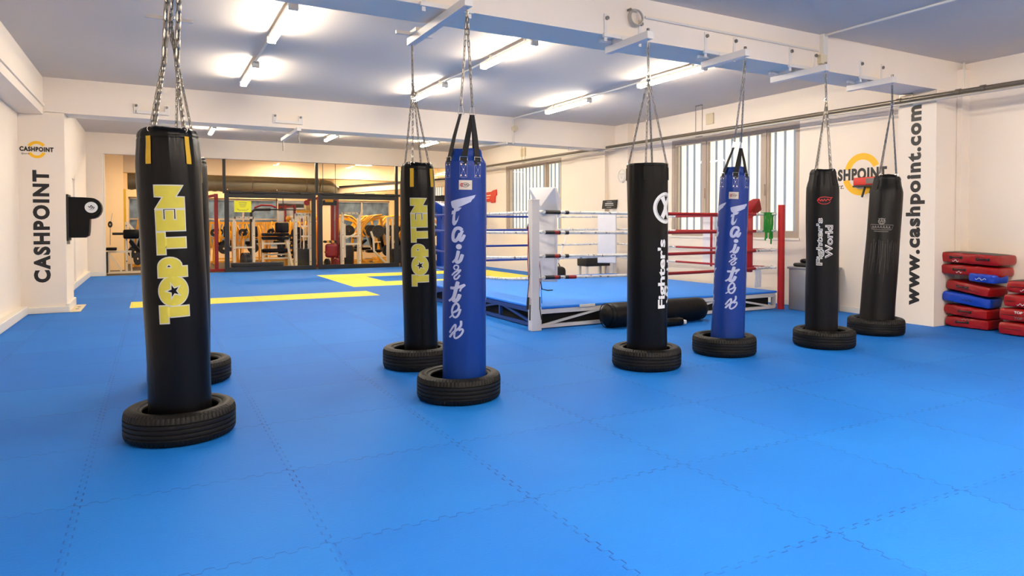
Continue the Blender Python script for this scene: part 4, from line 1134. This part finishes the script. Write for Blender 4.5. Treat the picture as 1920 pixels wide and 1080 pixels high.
# black plaque beside ring
t = thing('wall_plaque', 'small black framed plaque with pale lines on the white pillar behind the ring', 'plaque', (9.37, 12.95, 1.85))
pl = MB().prism([(-.30, -.10), (.26, -.10), (.30, .10), (-.26, .10)], 0, .02, lambda u, v, q: Vector((9.36-q, 13.05-u, 1.85+v))).build('board', BLKP, t)
flat('pale_lines', strokes2d([([(-.1, .06), (.1, .06)], .014), ([(-.16, .02), (.16, .02)], .03), ([(-.17, -.02), (.17, -.02)], .022), ([(-.1, -.065), (.08, -.065)], .014)]), DECW, (9.3395, 13.05, 1.85), (0, -1, 0), (0, 0, 1), t)
# round white relief plaque
t = thing('wall_medallion', 'round white relief medallion on the pillar beside the thick black bag', 'plaque', (9.36, 12.58, 2.49))
MB().cyl((9.38, 12.58, 2.49), .155, -.03, (1, 0, 0), 32).build('disc', PLAST, t, True)
b = MB(); b.tube([(9.345, 12.58+.13*math.cos(a), 2.49+.13*math.sin(a)) for a in [2*PI*k/28 for k in range(28)]], .01, 6, True)
for dy, dz in ((-.05, .04), (.05, .04), (0, -.04)): b.tube([(9.345, 12.58+dy+.025*math.cos(a), 2.49+dz+.025*math.sin(a)) for a in [2*PI*k/12 for k in range(12)]], .006, 6, True)
b.build('relief', PLAST, t, True)
# red fighter sign near the far window
t = thing('red_wall_sign', 'red notched wall sign with pale lettering left of the far window', 'sign', (XR-.03, 19.9, 2.27))
P = [(-.5, -.15), (.05, -.15), (.1, -.2), (.3, -.19), (.32, .0), (.4, .05), (.38, .22), (.2, .2), (.1, .16), (-.5, .15)]
MB().prism(P, 0, .04, lambda u, v, q: Vector((XR-q-.001, 19.9-u*1.25, 2.27+v))).build('board', REDP, t)
flat('pale_marks', strokes2d([([(-.25, .04), (.2, .05)], .05), ([(-.25, -.04), (.1, -.035)], .035)]), WARMW, (XR-.0415, 20.0, 2.27), (0, -1, 0), (0, 0, 1), t)
# heavy wall-mounted uppercut pad on the left pillar
t = thing('wall_punch_pad', 'black padded wall punching target with white round badge on the left pillar', 'punch pad', (-1.2, 13.2, 1.2))
PX = -1.2
MB().box(PX, PX+.03, 12.96, 13.36, 1.12, 1.86, .008).build('mount_board', BLKP, t)
prof = [(0, 0), (.22, .0), (.26, .03), (.27, .10), (.28, .30)]+[(.30+.145*math.sin(a)+.0, .47-.17*math.cos(a)) for a in [PI*k/10 for k in range(0, 11)]]+[(.20, .645), (0, .65)]
bm = bmesh.new()
vs0 = [bm.verts.new((PX+.03+u, 12.99, 1.17+v)) for u, v in prof]; vs1 = [bm.verts.new((PX+.03+u, 13.33, 1.17+v)) for u, v in prof]
n_ = len(prof); bm.faces.new(vs0[::-1]); bm.faces.new(vs1)
for i in range(n_): bm.faces.new((vs0[i], vs0[(i+1) % n_], vs1[(i+1) % n_], vs1[i]))
b = MB().bm(bm); b.build('cushion', VINB, t, True, .5)
MB().cyl((PX+.335, 12.99, 1.655), .125, -.03, (0, 1, 0), 28).build('round_side_pad', VINB, t, True)
bd = MB().cyl((PX+.335, 12.965, 1.655), .088, -.012, (0, 1, 0), 28).build('badge', DECW, t, True)
flat('badge_print', strokes2d([([(-.04, .02), (-.02, .0), (.0, .03), (.015, .0), (-.01, -.02)], .012), ([(.01, .01), (.04, .0), (.02, -.03)], .01), ([(-.03, -.03), (.02, -.045)], .008)]), DECK, (PX+.335, 12.9525, 1.655), (1, 0, 0), (0, 0, 1), bd)
MB().box(PX+.0, PX+.04, 13.0, 13.04, 1.07, 1.13).build('lower_bolt', STEEL, t)
# floor outlet plate
t = thing('floor_plate', 'small cream metal floor plate beside the left pillar base', 'plate', (-1.11, 13.4, 0))
MB().box(-1.163, -1.02, 12.83, 13.9, .0, .012, .003).build('plate', CREAMP, t); each(MB().cyl((-1.09, 13.2, .012), .025, .004).cyl((-1.09, 13.5, .012), .025, .004), 'screw_cap', BLKP, t)
t = thing('wall_switch', 'small white switch on the far left wall strip', 'switch', (-1.5, 18.8, 1.4))
MB().box(-1.53, -1.515, 18.7, 18.85, 1.3, 1.5, .004).build('switch_plate', PLAST, t)

# grey bin with black things
t = thing('waste_bin', 'tall grey metal waste bin against the right wall behind the slim black bag', 'bin', (9.28, 7.35, 0))
MB().box(9.02, 9.5, 7.02, 7.62, 0, .68, .015).build('bin_body', GSTEEL, t, True)
MB().box(9.0, 9.52, 7.0, 7.64, .665, .70, .01).build('bin_rim', GSTEEL, t, True)
MB().box(9.06, 9.46, 7.06, 7.58, .70, .76, .03).build('bin_lid', BLKP, t, True)
t = thing('black_gloves', 'crumpled black gloves heaped on top of the grey bin', 'gloves', (9.28, 7.35, .76))
b = MB()
for k, (x, y, z, r) in enumerate(((9.2, 7.45, .79, .06), (9.32, 7.3, .79, .07), (9.15, 7.25, .785, .055), (9.35, 7.5, .785, .05))):
    b.lathe([(0, -.03), (r*.8, -.025), (r, 0), (r*.7, .03), (0, .04)], 12, Matrix.Translation((x, y, z)) @ Matrix.Diagonal((1, 1.5, 1, 1)))
b.build('glove_body', VINB, t, True)

# far bench corner behind the ring
t = thing('black_bench_seat', 'black seat on white legs behind the ring near the white pillar', 'bench', (9.0, 13.1, 0))
MB().box(8.6, 9.3, 12.9, 13.3, .42, .62, .03).build('seat', BLKP, t, True)
for x, y in ((8.65, 12.95), (9.22, 12.95), (8.65, 13.25), (9.22, 13.25)): MB().box(x-.03, x+.03, y-.03, y+.03, 0, .42).build('leg', WHST, t)
t = thing('sports_bag', 'small black sports bag on the floor behind the ring ropes', 'bag', (8.0, 13.3, 0))
b = MB(); b.box(7.8, 8.25, 13.15, 13.45, 0, .42, .10); b.build('bag_body', BLKP, t, True)
MB().tube([(7.9, 13.3, .40), (7.95, 13.3, .5), (8.1, 13.3, .5), (8.15, 13.3, .40)], .012, 6).build('handle', WEB, t, True)
t = thing('hanging_band', 'dark looped band on the sill of the far window behind the ropes', 'band', (XR-.1, 16.2, 1.2))
MB().tube([(XR-.06, 17.35, 1.17), (XR-.08, 17.2, 1.40), (XR-.08, 17.1, 1.42), (XR-.06, 16.95, 1.17)], .025, 8).build('loop', BLKP, t, True)
t = thing('wall_canvas', 'narrow white banner hanging on the ring side rope by the window', 'banner', (8.97, 9.4, 1.1))
MB().box(8.975, 8.99, 9.25, 9.55, .62, 1.58).build('banner_cloth', WVIN, t)

# ================================================================== KICK SHIELDS
def shield(w, d, h, m, top=None, handle=True, marks=0, seed=0):
    """w along y, d along x, h up; front face towards -x; origin at bottom centre"""
    rnd = random.Random(seed)
    t = thing('kick_shield', 'x', 'kick shield')
    bm = bmesh.new(); bmesh.ops.create_cube(bm, size=1)
    for v in bm.verts: v.co = Vector((v.co.x*d, v.co.y*w, (v.co.z+.5)*h))
    bmesh.ops.subdivide_edges(bm, edges=bm.edges[:], cuts=11, use_grid_fill=True)
    ph = rnd.uniform(0, 6); p2 = rnd.uniform(0, 6)
    for v in bm.verts:
        x, y, z = v.co.x/(d/2), v.co.y/(w/2), 2*v.co.z/h-1
        X = x*(1-.05*abs(y)**6-.045*abs(z)**4); Y = y*(1-.045*abs(x)**6-.04*abs(z)**4)
        Z = z*(.84+.16*(1-abs(x)**4)*(1-abs(y)**4))
        side = max(abs(x), abs(y)) > .98
        wr = .006*math.sin(22*Y+ph+3*z)*math.sin(9*Y+p2)+.004*math.sin(40*X+31*Y+p2)
        v.co = Vector((X*d/2+(wr*(1 if x > 0 else -1) if abs(x) > .98 else 0), Y*w/2, h/2+Z*h/2+.4*wr*(abs(z) > .98)*(1-abs(y)**4)))
    MB().bm(bm).build('shield_body', m, t, True, .9)
    if top:
        b = MB(); n_ = 12; V_ = []; F2 = []
        for i_ in range(n_+1):
            for j_ in range(n_+1):
                x = -1+2*i_/n_; y = -1+2*j_/n_; x *= .93; y *= .94
                V_.append((x*(1-.05*abs(y)**6-.045)*d/2, y*(1-.045*abs(x)**6-.04)*w/2, h/2+(.84+.16*(1-abs(x)**4)*(1-abs(y)**4))*h/2+.003))
        for i_ in range(n_):
            for j_ in range(n_): a_ = i_*(n_+1)+j_; F2.append((a_, a_+1, a_+n_+2, a_+n_+1))
        b.add(V_, F2); b.build('top_panel', top, t, True)
    if handle:
        for yy in handle:
            b = MB(); b.tube([(-d/2+.005, yy-.07, h*.55), (-d/2-.022, yy-.045, h*.57), (-d/2-.026, yy, h*.56), (-d/2-.022, yy+.045, h*.54), (-d/2+.005, yy+.07, h*.52)], .0085, 8)
            b.build('handle', BLKP, t, True)
            b = MB(); b.box(-d/2-.006, -d/2+.008, yy-.085, yy-.055, h*.42, h*.66, .003); b.box(-d/2-.006, -d/2+.008, yy+.055, yy+.085, h*.40, h*.64, .003); b.build('handle_patch', BLKTAPE, t)
    return t
def prints(t, s, m, d, y, z):
    flat('print', s, m, (-d/2-.006, y, z), (0, -1, 0), (0, 0, 1), t)
def put(t, x, y, z, rz, label, ry=0, rx=0, grp='red and blue kick shields stacked in the right corner'):
    t.location = (x, y, z); t.rotation_euler = (rx, ry, rz); t['label'] = label; t['group'] = grp; return t
scrib = lambda w, n=5: strokes2d([([(-w/2+w*k/n, 0), (-w/2+w*(k+.4)/n, .012*(1 if k % 2 else -1)), (-w/2+w*(k+1)/n, .002)], .006) for k in range(n)])
SH = .142
def st1(i, m, rz, dx, dy, z, w, d, label, top=None, handle=(0.05,), rx=0, h=SH, pr=None, cx=9.62, cy=5.05):
    t = shield(w, d, h, m, top, handle, seed=i)
    if pr: prints(t, pr[0], pr[1], d, pr[2], pr[3])
    return put(t, cx+dx, cy+dy, z, rz, label, rx=rx)
st1(1, VINR, .02, .0, .02, .001, .56, .40, 'red kick shield on the floor, lowest of the left stack', handle=(.05,), pr=(scrib(.1), DECG, 0, .12))
st1(2, VINR, -.03, -.01, .03, .150, .58, .40, 'red kick shield second from the floor in the left stack', handle=(.0,), rx=.06, pr=(scrib(.08, 4), DECK, 0, .03))
st1(3, VINB2, .12, -.02, .05, .312, .60, .40, 'blue kick shield sloping in the middle of the left stack', handle=None, rx=.13, pr=(scrib(.12, 5), DECK, -.02, .07))
st1(4, VINR, -.10, -.01, -.0, .468, .60, .40, 'red kick shield above the sloping blue one in the left stack', top=None, handle=(.06,), rx=.13, pr=(scrib(.3, 9), DECK, -.02, .05))
t = shield(.34, .30, .12, VINB2, None, None, seed=9); prints(t, scrib(.14, 4), DECW, .30, .0, .05)
put(t, 9.50, 4.84, .625, -.1, 'short blue kick shield tucked under the top red shields', rx=.05)
st1(5, VINR, .05, -.03, -.02, .70, .74, .42, 'red kick shield second from the top of the left stack', handle=(.12,), rx=.035, pr=(scrib(.07, 3), DECW, .12, .045))
st1(6, VINR, -.02, -.03, -.03, .855, .76, .44, 'red kick shield with dark grey top, highest of the left stack', top=VING, handle=(.16, -.18), rx=.04, h=.15, pr=(scrib(.08, 3), DECW, .16, .035))
sw = ('lowest', 'second', 'third', 'topmost')
for i in range(4):
    t = shield(.62, .44, .165, VINR, VING if i == 3 else None, None, seed=20+i)
    b = MB(); b.box(-.2235, .0, -.27, .27, .078, .084, .001); b.build('zip_seam', BLKTAPE, t)
    if i == 1:
        prints(t, text2d('TOP TEN', .2, .03, .02), DECW, .44, .02, .12); prints(t, text2d('TOP TEN', .2, .03, .02), DECG, .44, .02, .05)
    elif i > 1: prints(t, scrib(.12, 5), DECW, .44, .08, .045)
    put(t, 9.50+(.0, .01, .03, .05)[i], 4.30+(.0, 0, -.03, -.06)[i], .001+.1745*i, (-.05, -.04, .03, .0)[i], 'red kick shield with black seam, %s of the right stack at the frame edge' % sw[i])

# ================================================================== GYM MACHINES BEYOND THE GLASS
def plate_stack(b, x, y, z0, n=9, w=.24, d=.12, h=.035):
    for k in range(n): b.box(x-w/2, x+w/2, y-d/2, y+d/2, z0+k*(h+.006), z0+k*(h+.006)+h)
def rack(x, y, w, h, d, m, label, shelf=(.45,), stack=True):
    t = thing('gym_rack', label, 'gym machine', (x, y, 0)); b = MB()
    for sx in (-1, 1):
        b.bar((x+sx*w/2, y, 0), (x+sx*w/2, y, h), .07, .07); b.bar((x+sx*w/2, y-d/2, .04), (x+sx*w/2, y+d/2, .04), .07, .06); b.bar((x+sx*w/2, y+d/2-.05, 0), (x+sx*w/2, y+d/2-.05, h*.9), .06)
    b.bar((x-w/2, y, h-.035), (x+w/2, y, h-.035), .07, .07)
    for s_ in shelf: b.bar((x-w/2, y, h*s_), (x+w/2, y, h*s_), .06, .05)
    b.build('frame', m, t)
    b = MB()
    for sx in (-1, 1):
        for k in range(int(h/.42)): b.cyl((x+sx*w/2, y-.036, .2+.42*k), .012, -.006, (0, 1, 0), 8)
    for k in range(3): b.cyl((x-w/4+k*w/4, y-.036, h-.035), .014, -.006, (0, 1, 0), 8)
    b.build('bolt_hole', BLKP, t)
    if stack:
        b = MB(); plate_stack(b, x, y+.12, .12, 10, w*.55); b.build('weight_stack', BLKP, t)
        b = MB(); b.cyl((x-.06, y+.12, .1), .01, h-.2, seg=8); b.cyl((x+.06, y+.12, .1), .01, h-.2, seg=8); b.build('guide_rod', CHR, t)
    return t
def plate(x, y, z, r=.22, th=.05, ax=(1, 0, 0), t=None, m=BLKP):
    b = MB(); A = rot_to(ax).to_4x4(); M = Matrix.Translation((x, y, z)) @ A
    b.lathe([(.03, -th/2), (r*.35, -th/2), (r*.4, -th*.3), (r*.85, -th*.3), (r*.9, -th/2), (r, -th/2), (r, th/2), (r*.9, th/2), (r*.85, th*.3), (r*.4, th*.3), (r*.35, th/2), (.03, th/2)], 28, M, True)
    return b.build('weight_plate', m, t, True, .5)
def lever_machine(x, y, s, label, m=YEL, pads=VINB, arms=3):
    t = thing('lever_machine', label, 'gym machine', (x, y, 0))
    b = MB(); b.bar((x-.5, y, .04), (x+.6, y, .04), .08, .07); b.bar((x-.5, y-.35, .04), (x-.5, y+.35, .04), .08, .07); b.bar((x+.6, y-.35, .04), (x+.6, y+.35, .04), .08, .07)
    b.bar((x-.45*s, y, .04), (x-.35*s, y, 1.45), .08, .08); b.bar((x-.35*s, y, 1.45), (x+.3*s, y, 1.62), .08, .08); b.bar((x+.3*s, y, 1.62), (x+.5*s, y, .3), .07, .07)
    b.build('frame', m, t)
    for k in range(arms):
        yy = y-.3+.6*k/max(1, arms-1)
        P = [(x+.25*s, yy, 1.70), (x-.02*s, yy, 1.66), (x-.3*s, yy-.04, 1.42), (x-.5*s, yy-.06, 1.12), (x-.62*s, yy-.06, .92)]
        MB().tube(P, .036, 10).build('lever_arm', m, t, True)
        MB().tube([P[-1], (P[-1][0], P[-1][1]-.16, P[-1][2])], .022, 8).build('grip', BLKP, t, True)
    MB().box(x-.2, x+.25, y-.18, y+.18, .42, .52, .03).build('seat_pad', pads, t, True)
    b = MB(); bm = bmesh.new(); bmesh.ops.create_cube(bm, size=1); bmesh.ops.bevel(bm, geom=bm.edges[:], offset=.1, segments=2, affect='EDGES')
    b.bm(bm, Matrix.Translation((x+.28*s, y, .85)) @ Matrix.Rotation(-.25*s, 4, 'Y') @ Matrix.Diagonal((.10, .32, .7, 1))); b.build('back_pad', pads, t, True)
    for sy in (-.4, .4): plate(x+.1*s, y+sy, 1.15, .21, .05, (0, 1, 0), t)
    plate(x+.42*s, y-.42, .5, .2, .06, (0, 1, 0), t)
    return t
def frame_machine(x, y, label, seed, w=.75, m=YEL):
    rnd = random.Random(seed); t = thing('plate_machine', label, 'gym machine', (x, y, 0)); b = MB()
    for sx in (-1, 1):
        for sy in (-.35, .35): b.bar((x+sx*w/2, y+sy, .03), (x+sx*w/2*.9, y+sy*.7, 1.45), .05, .05)
        b.bar((x+sx*w/2, y-.4, .04), (x+sx*w/2, y+.4, .04), .06, .05)
    b.bar((x-w/2, y-.3, .2), (x+w/2, y-.3, .2), .05, .05); b.bar((x-w/2, y-.25, 1.43), (x+w/2, y-.25, 1.43), .06, .07); b.bar((x-w/2, y+.25, 1.43), (x+w/2, y+.25, 1.43), .06, .07)
    b.bar((x-w/2, y-.3, .95), (x+w/2, y-.3, .95), .05, .04); b.build('frame', m, t)
    for k in range(5):
        xx = x-w/2+w*(k+.5)/5+rnd.uniform(-.04, .04); z0 = rnd.uniform(.55, .9); z1 = rnd.uniform(1.3, 1.55)
        MB().tube([(xx, y-.36, z0), (xx+rnd.uniform(-.12, .12), y-.42, (z0+z1)/2), (xx+rnd.uniform(-.1, .1), y-.28, z1)], .024, 8).build('lever_arm', m, t, True)
    plate(x+rnd.uniform(-.15, .15), y-.42, .62, .17, .06, (rnd.uniform(-.4, .4), 1, 0), t); plate(x-w*.3, y-.4, 1.12, .12, .05, (0, 1, 0), t)
    MB().box(x-.14, x+.2, y-.42, y-.2, .72, .84, .03).build('seat_pad', VINB, t, True); MB().box(x+.05, x+.24, y-.3, y-.22, .9, 1.32, .03).build('back_pad', VINB, t, True)
    return t
def tower(x, y, h, m, label, pulley=True):
    t = thing('cable_tower', label, 'gym machine', (x, y, 0))
    b = MB(); b.box(x-.05, x+.05, y-.05, y+.05, 0, h); b.box(x-.3, x+.3, y-.06, y+.06, 0, .07); b.bar((x, y, h-.04), (x-.35, y, h-.12), .06, .08); b.build('frame', m, t)
    if pulley:
        MB().cyl((x-.38, y-.03, h-.2), .09, .06, (0, 1, 0), 20).build('pulley', m, t, True)
        MB().cyl((x-.38, y, .3), .006, h-.5, seg=6).build('cable', BLKP, t)
    return t
def bench(x, y, label, m=WMAC, l=1.2, tiltd=.0):
    t = thing('weight_bench', label, 'gym machine', (x, y, 0)); b = MB()
    b.bar((x-l/2, y, .35), (x+l/2, y, .35), .07, .06)
    for sx in (-1, 1): b.bar((x+sx*(l/2-.08), y, 0), (x+sx*(l/2-.08), y, .37), .07); b.bar((x+sx*(l/2-.08), y-.25, .03), (x+sx*(l/2-.08), y+.25, .03), .07, .05)
    b.bar((x-l/2+.08, y, .33), (x-.1, y, .05), .05); b.bar((x-l/2+.05, y, .04), (x+l/2-.05, y, .04), .06, .05); b.build('frame', m, t)
    MB().box(x-l/2, x+l*.1, y-.15, y+.15, .39, .47, .03).build('seat_pad', VINB, t, True)
    bm = bmesh.new(); bmesh.ops.create_cube(bm, size=1); bmesh.ops.bevel(bm, geom=bm.edges[:], offset=.1, segments=2, affect='EDGES')
    MB().bm(bm, Matrix.Translation((x+l*.32, y, .60)) @ Matrix.Rotation(-.6, 4, 'Y') @ Matrix.Diagonal((.62, .3, .09, 1))).build('back_pad', VINB, t, True)
    return t
# far left: curl machine beside the jamb
t = thing('curl_machine', 'white framed curl machine with black pads just inside the gym opening', 'gym machine', (-.5, 22.2, 0))
b = MB(); y = 22.2
b.bar((-1.05, y, .04), (.25, y, .04), .07, .06); b.bar((-1.0, y, .04), (-1.0, y, .62), .08, .08); b.bar((-.95, y, .55), (-.5, y, .06), .08, .06); b.bar((-1.0, y, .62), (-.1, y, .62), .07, .06)
b.bar((-.3, y, .04), (-.3, y, 1.45), .09, .08); b.bar((-.3, y, 1.45), (.35, y, .95), .09, .08); b.bar((-.1, y, .04), (-.15, y, .62), .06); b.build('frame', WMAC, t)
b = MB(); 
for z in (.35, .95, 1.35): b.cyl((-.3, y-.045, z), .02, -.006, (0, 1, 0), 8)
each(b, 'bolt', BLKP, t)
MB().box(-1.12, -.68, y-.16, y+.16, .66, .74, .03).build('seat_pad', VINB, t, True)
MB().box(-.42, .22, y-.2, y+.2, .98, 1.24, .06).build('arm_pad', VINB, t, True)
bm = bmesh.new(); bmesh.ops.create_cube(bm, size=1); bmesh.ops.bevel(bm, geom=bm.edges[:], offset=.1, segments=2, affect='EDGES')
MB().bm(bm, Matrix.Translation((.1, y, .7)) @ Matrix.Rotation(.7, 4, 'Y') @ Matrix.Diagonal((.7, .35, .14, 1))).build('chest_pad', VINB, t, True)
MB().tube([(-.85, y, 1.12), (-.4, y, 1.12)], .035, 10).build('grip', BLKP, t, True)
MB().tube([(-.95, y+.1, .8), (-.93, y+.1, 1.4), (-.85, y+.1, 1.7)], .014, 8).build('lever_rod', CHR, t, True)
plate(-.93, y+.05, 1.38, .09, .06, (0, 1, 0), t); plate(.15, y-.2, .42, .18, .06, (0, 1, 0), t)
MB().box(-1.1, -1.02, y-.1, y+.2, .04, .62).build('side_plate', BLKP, t)
t.scale = (.61, 1, 1); t.location.x = -.785
lever_machine(.4, 24.6, 1, 'yellow lever machine behind the white curl machine', arms=2)
lever_machine(-.1, 25.6, -1, 'yellow lever machine at the back left of the gym')
tower(1.62, 22.0, 2.28, REDM, 'dark red cable tower left of the glass door')
tower(1.22, 23.2, 2.1, REDM, 'dark red tower behind the first red cable tower', False)
t = thing('exercise_ball', 'large pale exercise ball on the gym floor beside the red tower', 'ball', (1.15, 22.6, .35))
MB().lathe([(.35*math.sin(PI*k/14)+1e-4, -.35*math.cos(PI*k/14)) for k in range(15)], 28, Matrix.Translation((1.15, 22.6, .35))).build('ball_skin', WARMW, t, True)
rack(2.42, 22.4, .55, 1.62, .5, WMAC, 'white rack with black weight behind the yellow notice', (.42,), False)
t = thing('weight_disc_stack', 'round black weights inside the white rack behind the notice', 'weights', (2.5, 22.6, 0))
for k in range(3): plate(2.42+.07*k, 22.62, .26, .25, .06, (1, .2, 0), t)
for i, (x, y) in enumerate(((1.9, 23.9), (2.74, 24.1), (3.62, 24.2), (4.5, 24.1), (2.2, 25.9), (3.1, 26.1), (3.98, 26.0))):
    frame_machine(x, y, 'yellow plate-loaded machine behind the left glass door, %s' % ('nearest row leftmost', 'nearest row second', 'nearest row third', 'nearest row rightmost', 'rear row left', 'rear row middle', 'rear row right')[i], 50+i)
lever_machine(8.2, 26.6, -1, 'yellow lever machine in the last row behind the right glass door', arms=2)
t = thing('preacher_bench', 'white bench with stacked black pads in the middle of the left glass door', 'gym machine', (3.3, 22.6, 0)); b = MB()
for x in (2.98, 3.75): b.bar((x, 22.6, 0), (x, 22.6, .95), .06); b.bar((x, 22.35, .03), (x, 22.9, .03), .06)
for z in (.32, .44, .78): b.bar((2.95, 22.6, z), (3.8, 22.6, z), .05, .05)
b.bar((3.66, 22.6, 1.0), (3.8, 22.3, .04), .07, .06); b.bar((3.66, 22.3, .03), (3.84, 22.3, .03), .06, .04); b.build('frame', WMAC, t)
for (z, h) in ((.50, .12), (.90, .10), (1.02, .09)): MB().box(2.95, 3.75, 22.45, 22.75, z, z+h, .03).build('pad', VINB, t, True)
MB().box(3.35, 3.75, 22.5, 22.7, 1.12, 1.45, .05).build('back_pad', VINB, t, True)
t = thing('black_arch_frame', 'black steel arch with curved bar behind the left glass door', 'gym machine', (2.9, 23.2, 0)); b = MB()
b.tube([(2.72, 23.2, 0), (2.72, 23.2, 1.75), (2.82, 23.2, 1.85), (3.3, 23.2, 1.86)], .045, 8); b.bar((3.2, 23.3, 1.86), (4.4, 23.3, 1.86), .04); b.bar((2.4, 23.2, .03), (3.1, 23.2, .03), .08, .06); b.build('frame', BLKF, t, True)
MB().tube([(3.5, 23.3, 1.86), (3.5, 23.3, 2.5)], .012, 6).build('cable', BLKP, t); MB().tube([(3.7, 23.3, 1.86), (3.7, 23.3, 2.5)], .012, 6).build('cable', BLKP, t)
MB().tube([(2.8, 23.1, 1.9), (3.0, 23.1, 1.99), (3.3, 23.1, 1.99), (3.45, 23.1, 1.93)], .03, 8).build('curved_bar', REDM, t, True)
# white cable machine right part of door 1
t = rack(4.14, 22.3, .44, 1.72, .6, WMAC, 'tall white cable machine at the right side of the left glass door', (), True)
b = MB(); b.box(4.0, 4.42, 22.35, 22.6, .08, .62); b.build('stack_cover', BLKP, t); b = MB()
for z in (.98, 1.3): b.box(4.08, 4.36, 22.24, 22.3, z, z+.05)
b.cyl((4.14, 22.25, .6), .014, 1.05, seg=8); b.cyl((4.28, 22.25, .6), .014, 1.05, seg=8); b.build('carriage', WMAC, t)
b = MB(); b.box(3.98, 4.46, 22.5, 22.58, 1.75, 1.84); b.build('top_bar', YEL, t)
plate(4.05, 22.75, 1.1, .2, .06, (.4, 1, 0), t)
t = thing('squat_plate_tree', 'yellow plate tree loaded with black weights behind the left glass door', 'weights', (3.75, 23.0, 0)); b = MB(); b.box(3.70, 3.78, 23.0, 23.08, 0, 1.0); b.bar((3.5, 23.04, .03), (4.0, 23.04, .03), .07); b.build('frame', YEL, t)
for z in (.4, .7, .95):
    for sx in (-.16, .16): plate(3.74+sx, 22.96, z, .12, .07, (0, 1, 0), t)
# door 2
tower(4.72, 22.75, 2.28, REDM, 'dark red cable tower at the left side of the right glass door')
tower(5.2, 22.95, 2.25, REDM, 'dark red upright with pulley in the middle of the red rig')
tower(5.5, 23.6, 2.25, REDM, 'dark red upright directly right of the pulley tower', False)
t = thing('black_pulley_block', 'black and yellow pulley block hung between the red uprights', 'pulley', (4.95, 22.5, 2.1))
b = MB(); b.box(4.78, 5.24, 22.4, 22.6, 2.0, 2.16, .03); b.build('pulley_case', BLKP, t); b = MB(); b.box(4.85, 5.1, 22.38, 22.4, 2.1, 2.2); b.build('yellow_tab', YEL, t)
b = MB(); b.bar((4.8, 22.5, 2.16), (4.8, 22.5, 3.55), .015); b.bar((5.2, 22.5, 2.16), (5.2, 22.5, 3.55), .015); each(b, 'hanger_rod', BLKF, t)
t = thing('medicine_ball_pendulum', 'yellow ball on a thin pole behind the right glass door', 'ball', (5.02, 24.9, 0))
MB().lathe([(.12*math.sin(PI*k/10)+1e-4, -.12*math.cos(PI*k/10)) for k in range(11)], 18, Matrix.Translation((5.02, 24.9, 1.62))).build('ball_skin', YEL, t, True)
MB().cyl((5.02, 24.9, 0), .012, 1.5, seg=8).build('pole', BLKP, t); MB().cyl((5.02, 24.9, 0), .14, .03).build('foot', BLKP, t)
t = thing('dumbbell_trolley', 'dark red trolley of small yellow and black dumbbells', 'dumbbell rack', (5.0, 22.5, 0))
b = MB(); b.box(4.88, 5.22, 22.4, 22.7, .45, .5); b.box(4.88, 5.25, 22.42, 22.68, .3, .75, .08); b.build('trolley_body', REDM, t)
for x in (4.9, 5.2): plate(x, 22.4, .14, .14, .07, (1, .3, 0), t, REDM if x > 5 else BLKP)
for k in range(5):
    x = 4.86+.08*k; b = MB(); b.cyl((x, 22.42, .82), .04, .06, (0, 1, 0), 10); b.cyl((x, 22.56, .82), .04, .06, (0, 1, 0), 10); b.cyl((x, 22.46, .82), .012, .12, (0, 1, 0), 8); b.build('dumbbell', YEL if k % 2 else BLKP, t, True)
t = rack(5.63, 22.2, .55, 1.78, .5, WMAC, 'tall white rack in the middle of the right glass door', (.42, .56), False)
b = MB(); b.bar((5.45, 22.35, .3), (5.45, 22.35, 1.4), .06); b.bar((5.45, 22.35, .9), (5.85, 22.35, 1.1), .04); b.build('inner_post', WMAC, t)
t = thing('black_ball_weight', 'big rounded black weight standing inside the white rack of the right glass door', 'weights', (5.66, 22.55, 0))
MB().lathe([(0, 0), (.2, 0), (.24, .1), (.24, .55), (.2, .68), (0, .72)], 20, Matrix.Translation((5.66, 22.95, 0))).build('weight_body', BLKP, t, True)
for i, (x, y, s_) in enumerate(((6.55, 23.0, 1), (6.1, 24.4, -1), (7.6, 24.4, 1), (6.9, 25.45, 1))):
    lever_machine(x, y, s_, 'yellow lever machine behind the right glass door, %s' % ('largest with long curved arms', 'behind the white rack', 'at the right', 'rear right')[i], arms=(3, 2, 2, 2)[i])
t = thing('white_leg_machine', 'white upright leg machine at the right edge of the right glass door', 'gym machine', (6.7, 22.2, 0)); b = MB()
b.bar((6.85, 22.2, 0), (6.85, 22.2, 1.62), .09, .08); b.bar((7.05, 22.3, 0), (7.05, 22.3, 1.62), .06); b.bar((6.85, 22.2, 1.6), (7.1, 22.3, 1.6), .06)
b.tube([(6.28, 22.2, 1.15), (6.36, 22.2, .9), (6.38, 22.2, .5), (6.75, 22.2, .12), (6.85, 22.2, .08)], .035, 8); b.bar((6.36, 22.2, .8), (6.6, 22.2, .8), .03); b.build('frame', WMAC, t)
b = MB(); plate_stack(b, 7.12, 22.2, .08, 12, .34, .3); b.build('weight_stack', BLKP, t)
for i, (x, y) in enumerate(((8.0, 22.6), (8.9, 23.5), (8.3, 25.4))):
    lever_machine(x, y, -1 if i else 1, 'yellow machine seen between the hanging bags through the gym glazing, %s' % ('near', 'middle', 'rear')[i], arms=2)
bench(.7, 26.9, 'white weight bench with black pads behind the ball')
bench(6.6, 26.3, 'white weight bench at the back of the gym')
t = thing('gym_mirror', 'tall gym mirror panel on the back wall behind the right glass door', 'mirror', (5.0, YG-.02, 1.2))
MB().box(4.2, 5.4, YG-.03, YG-.001, .3, 2.3).build('mirror_sheet', mat('mirror_glass', (190, 190, 185), .04, metal=1), t)
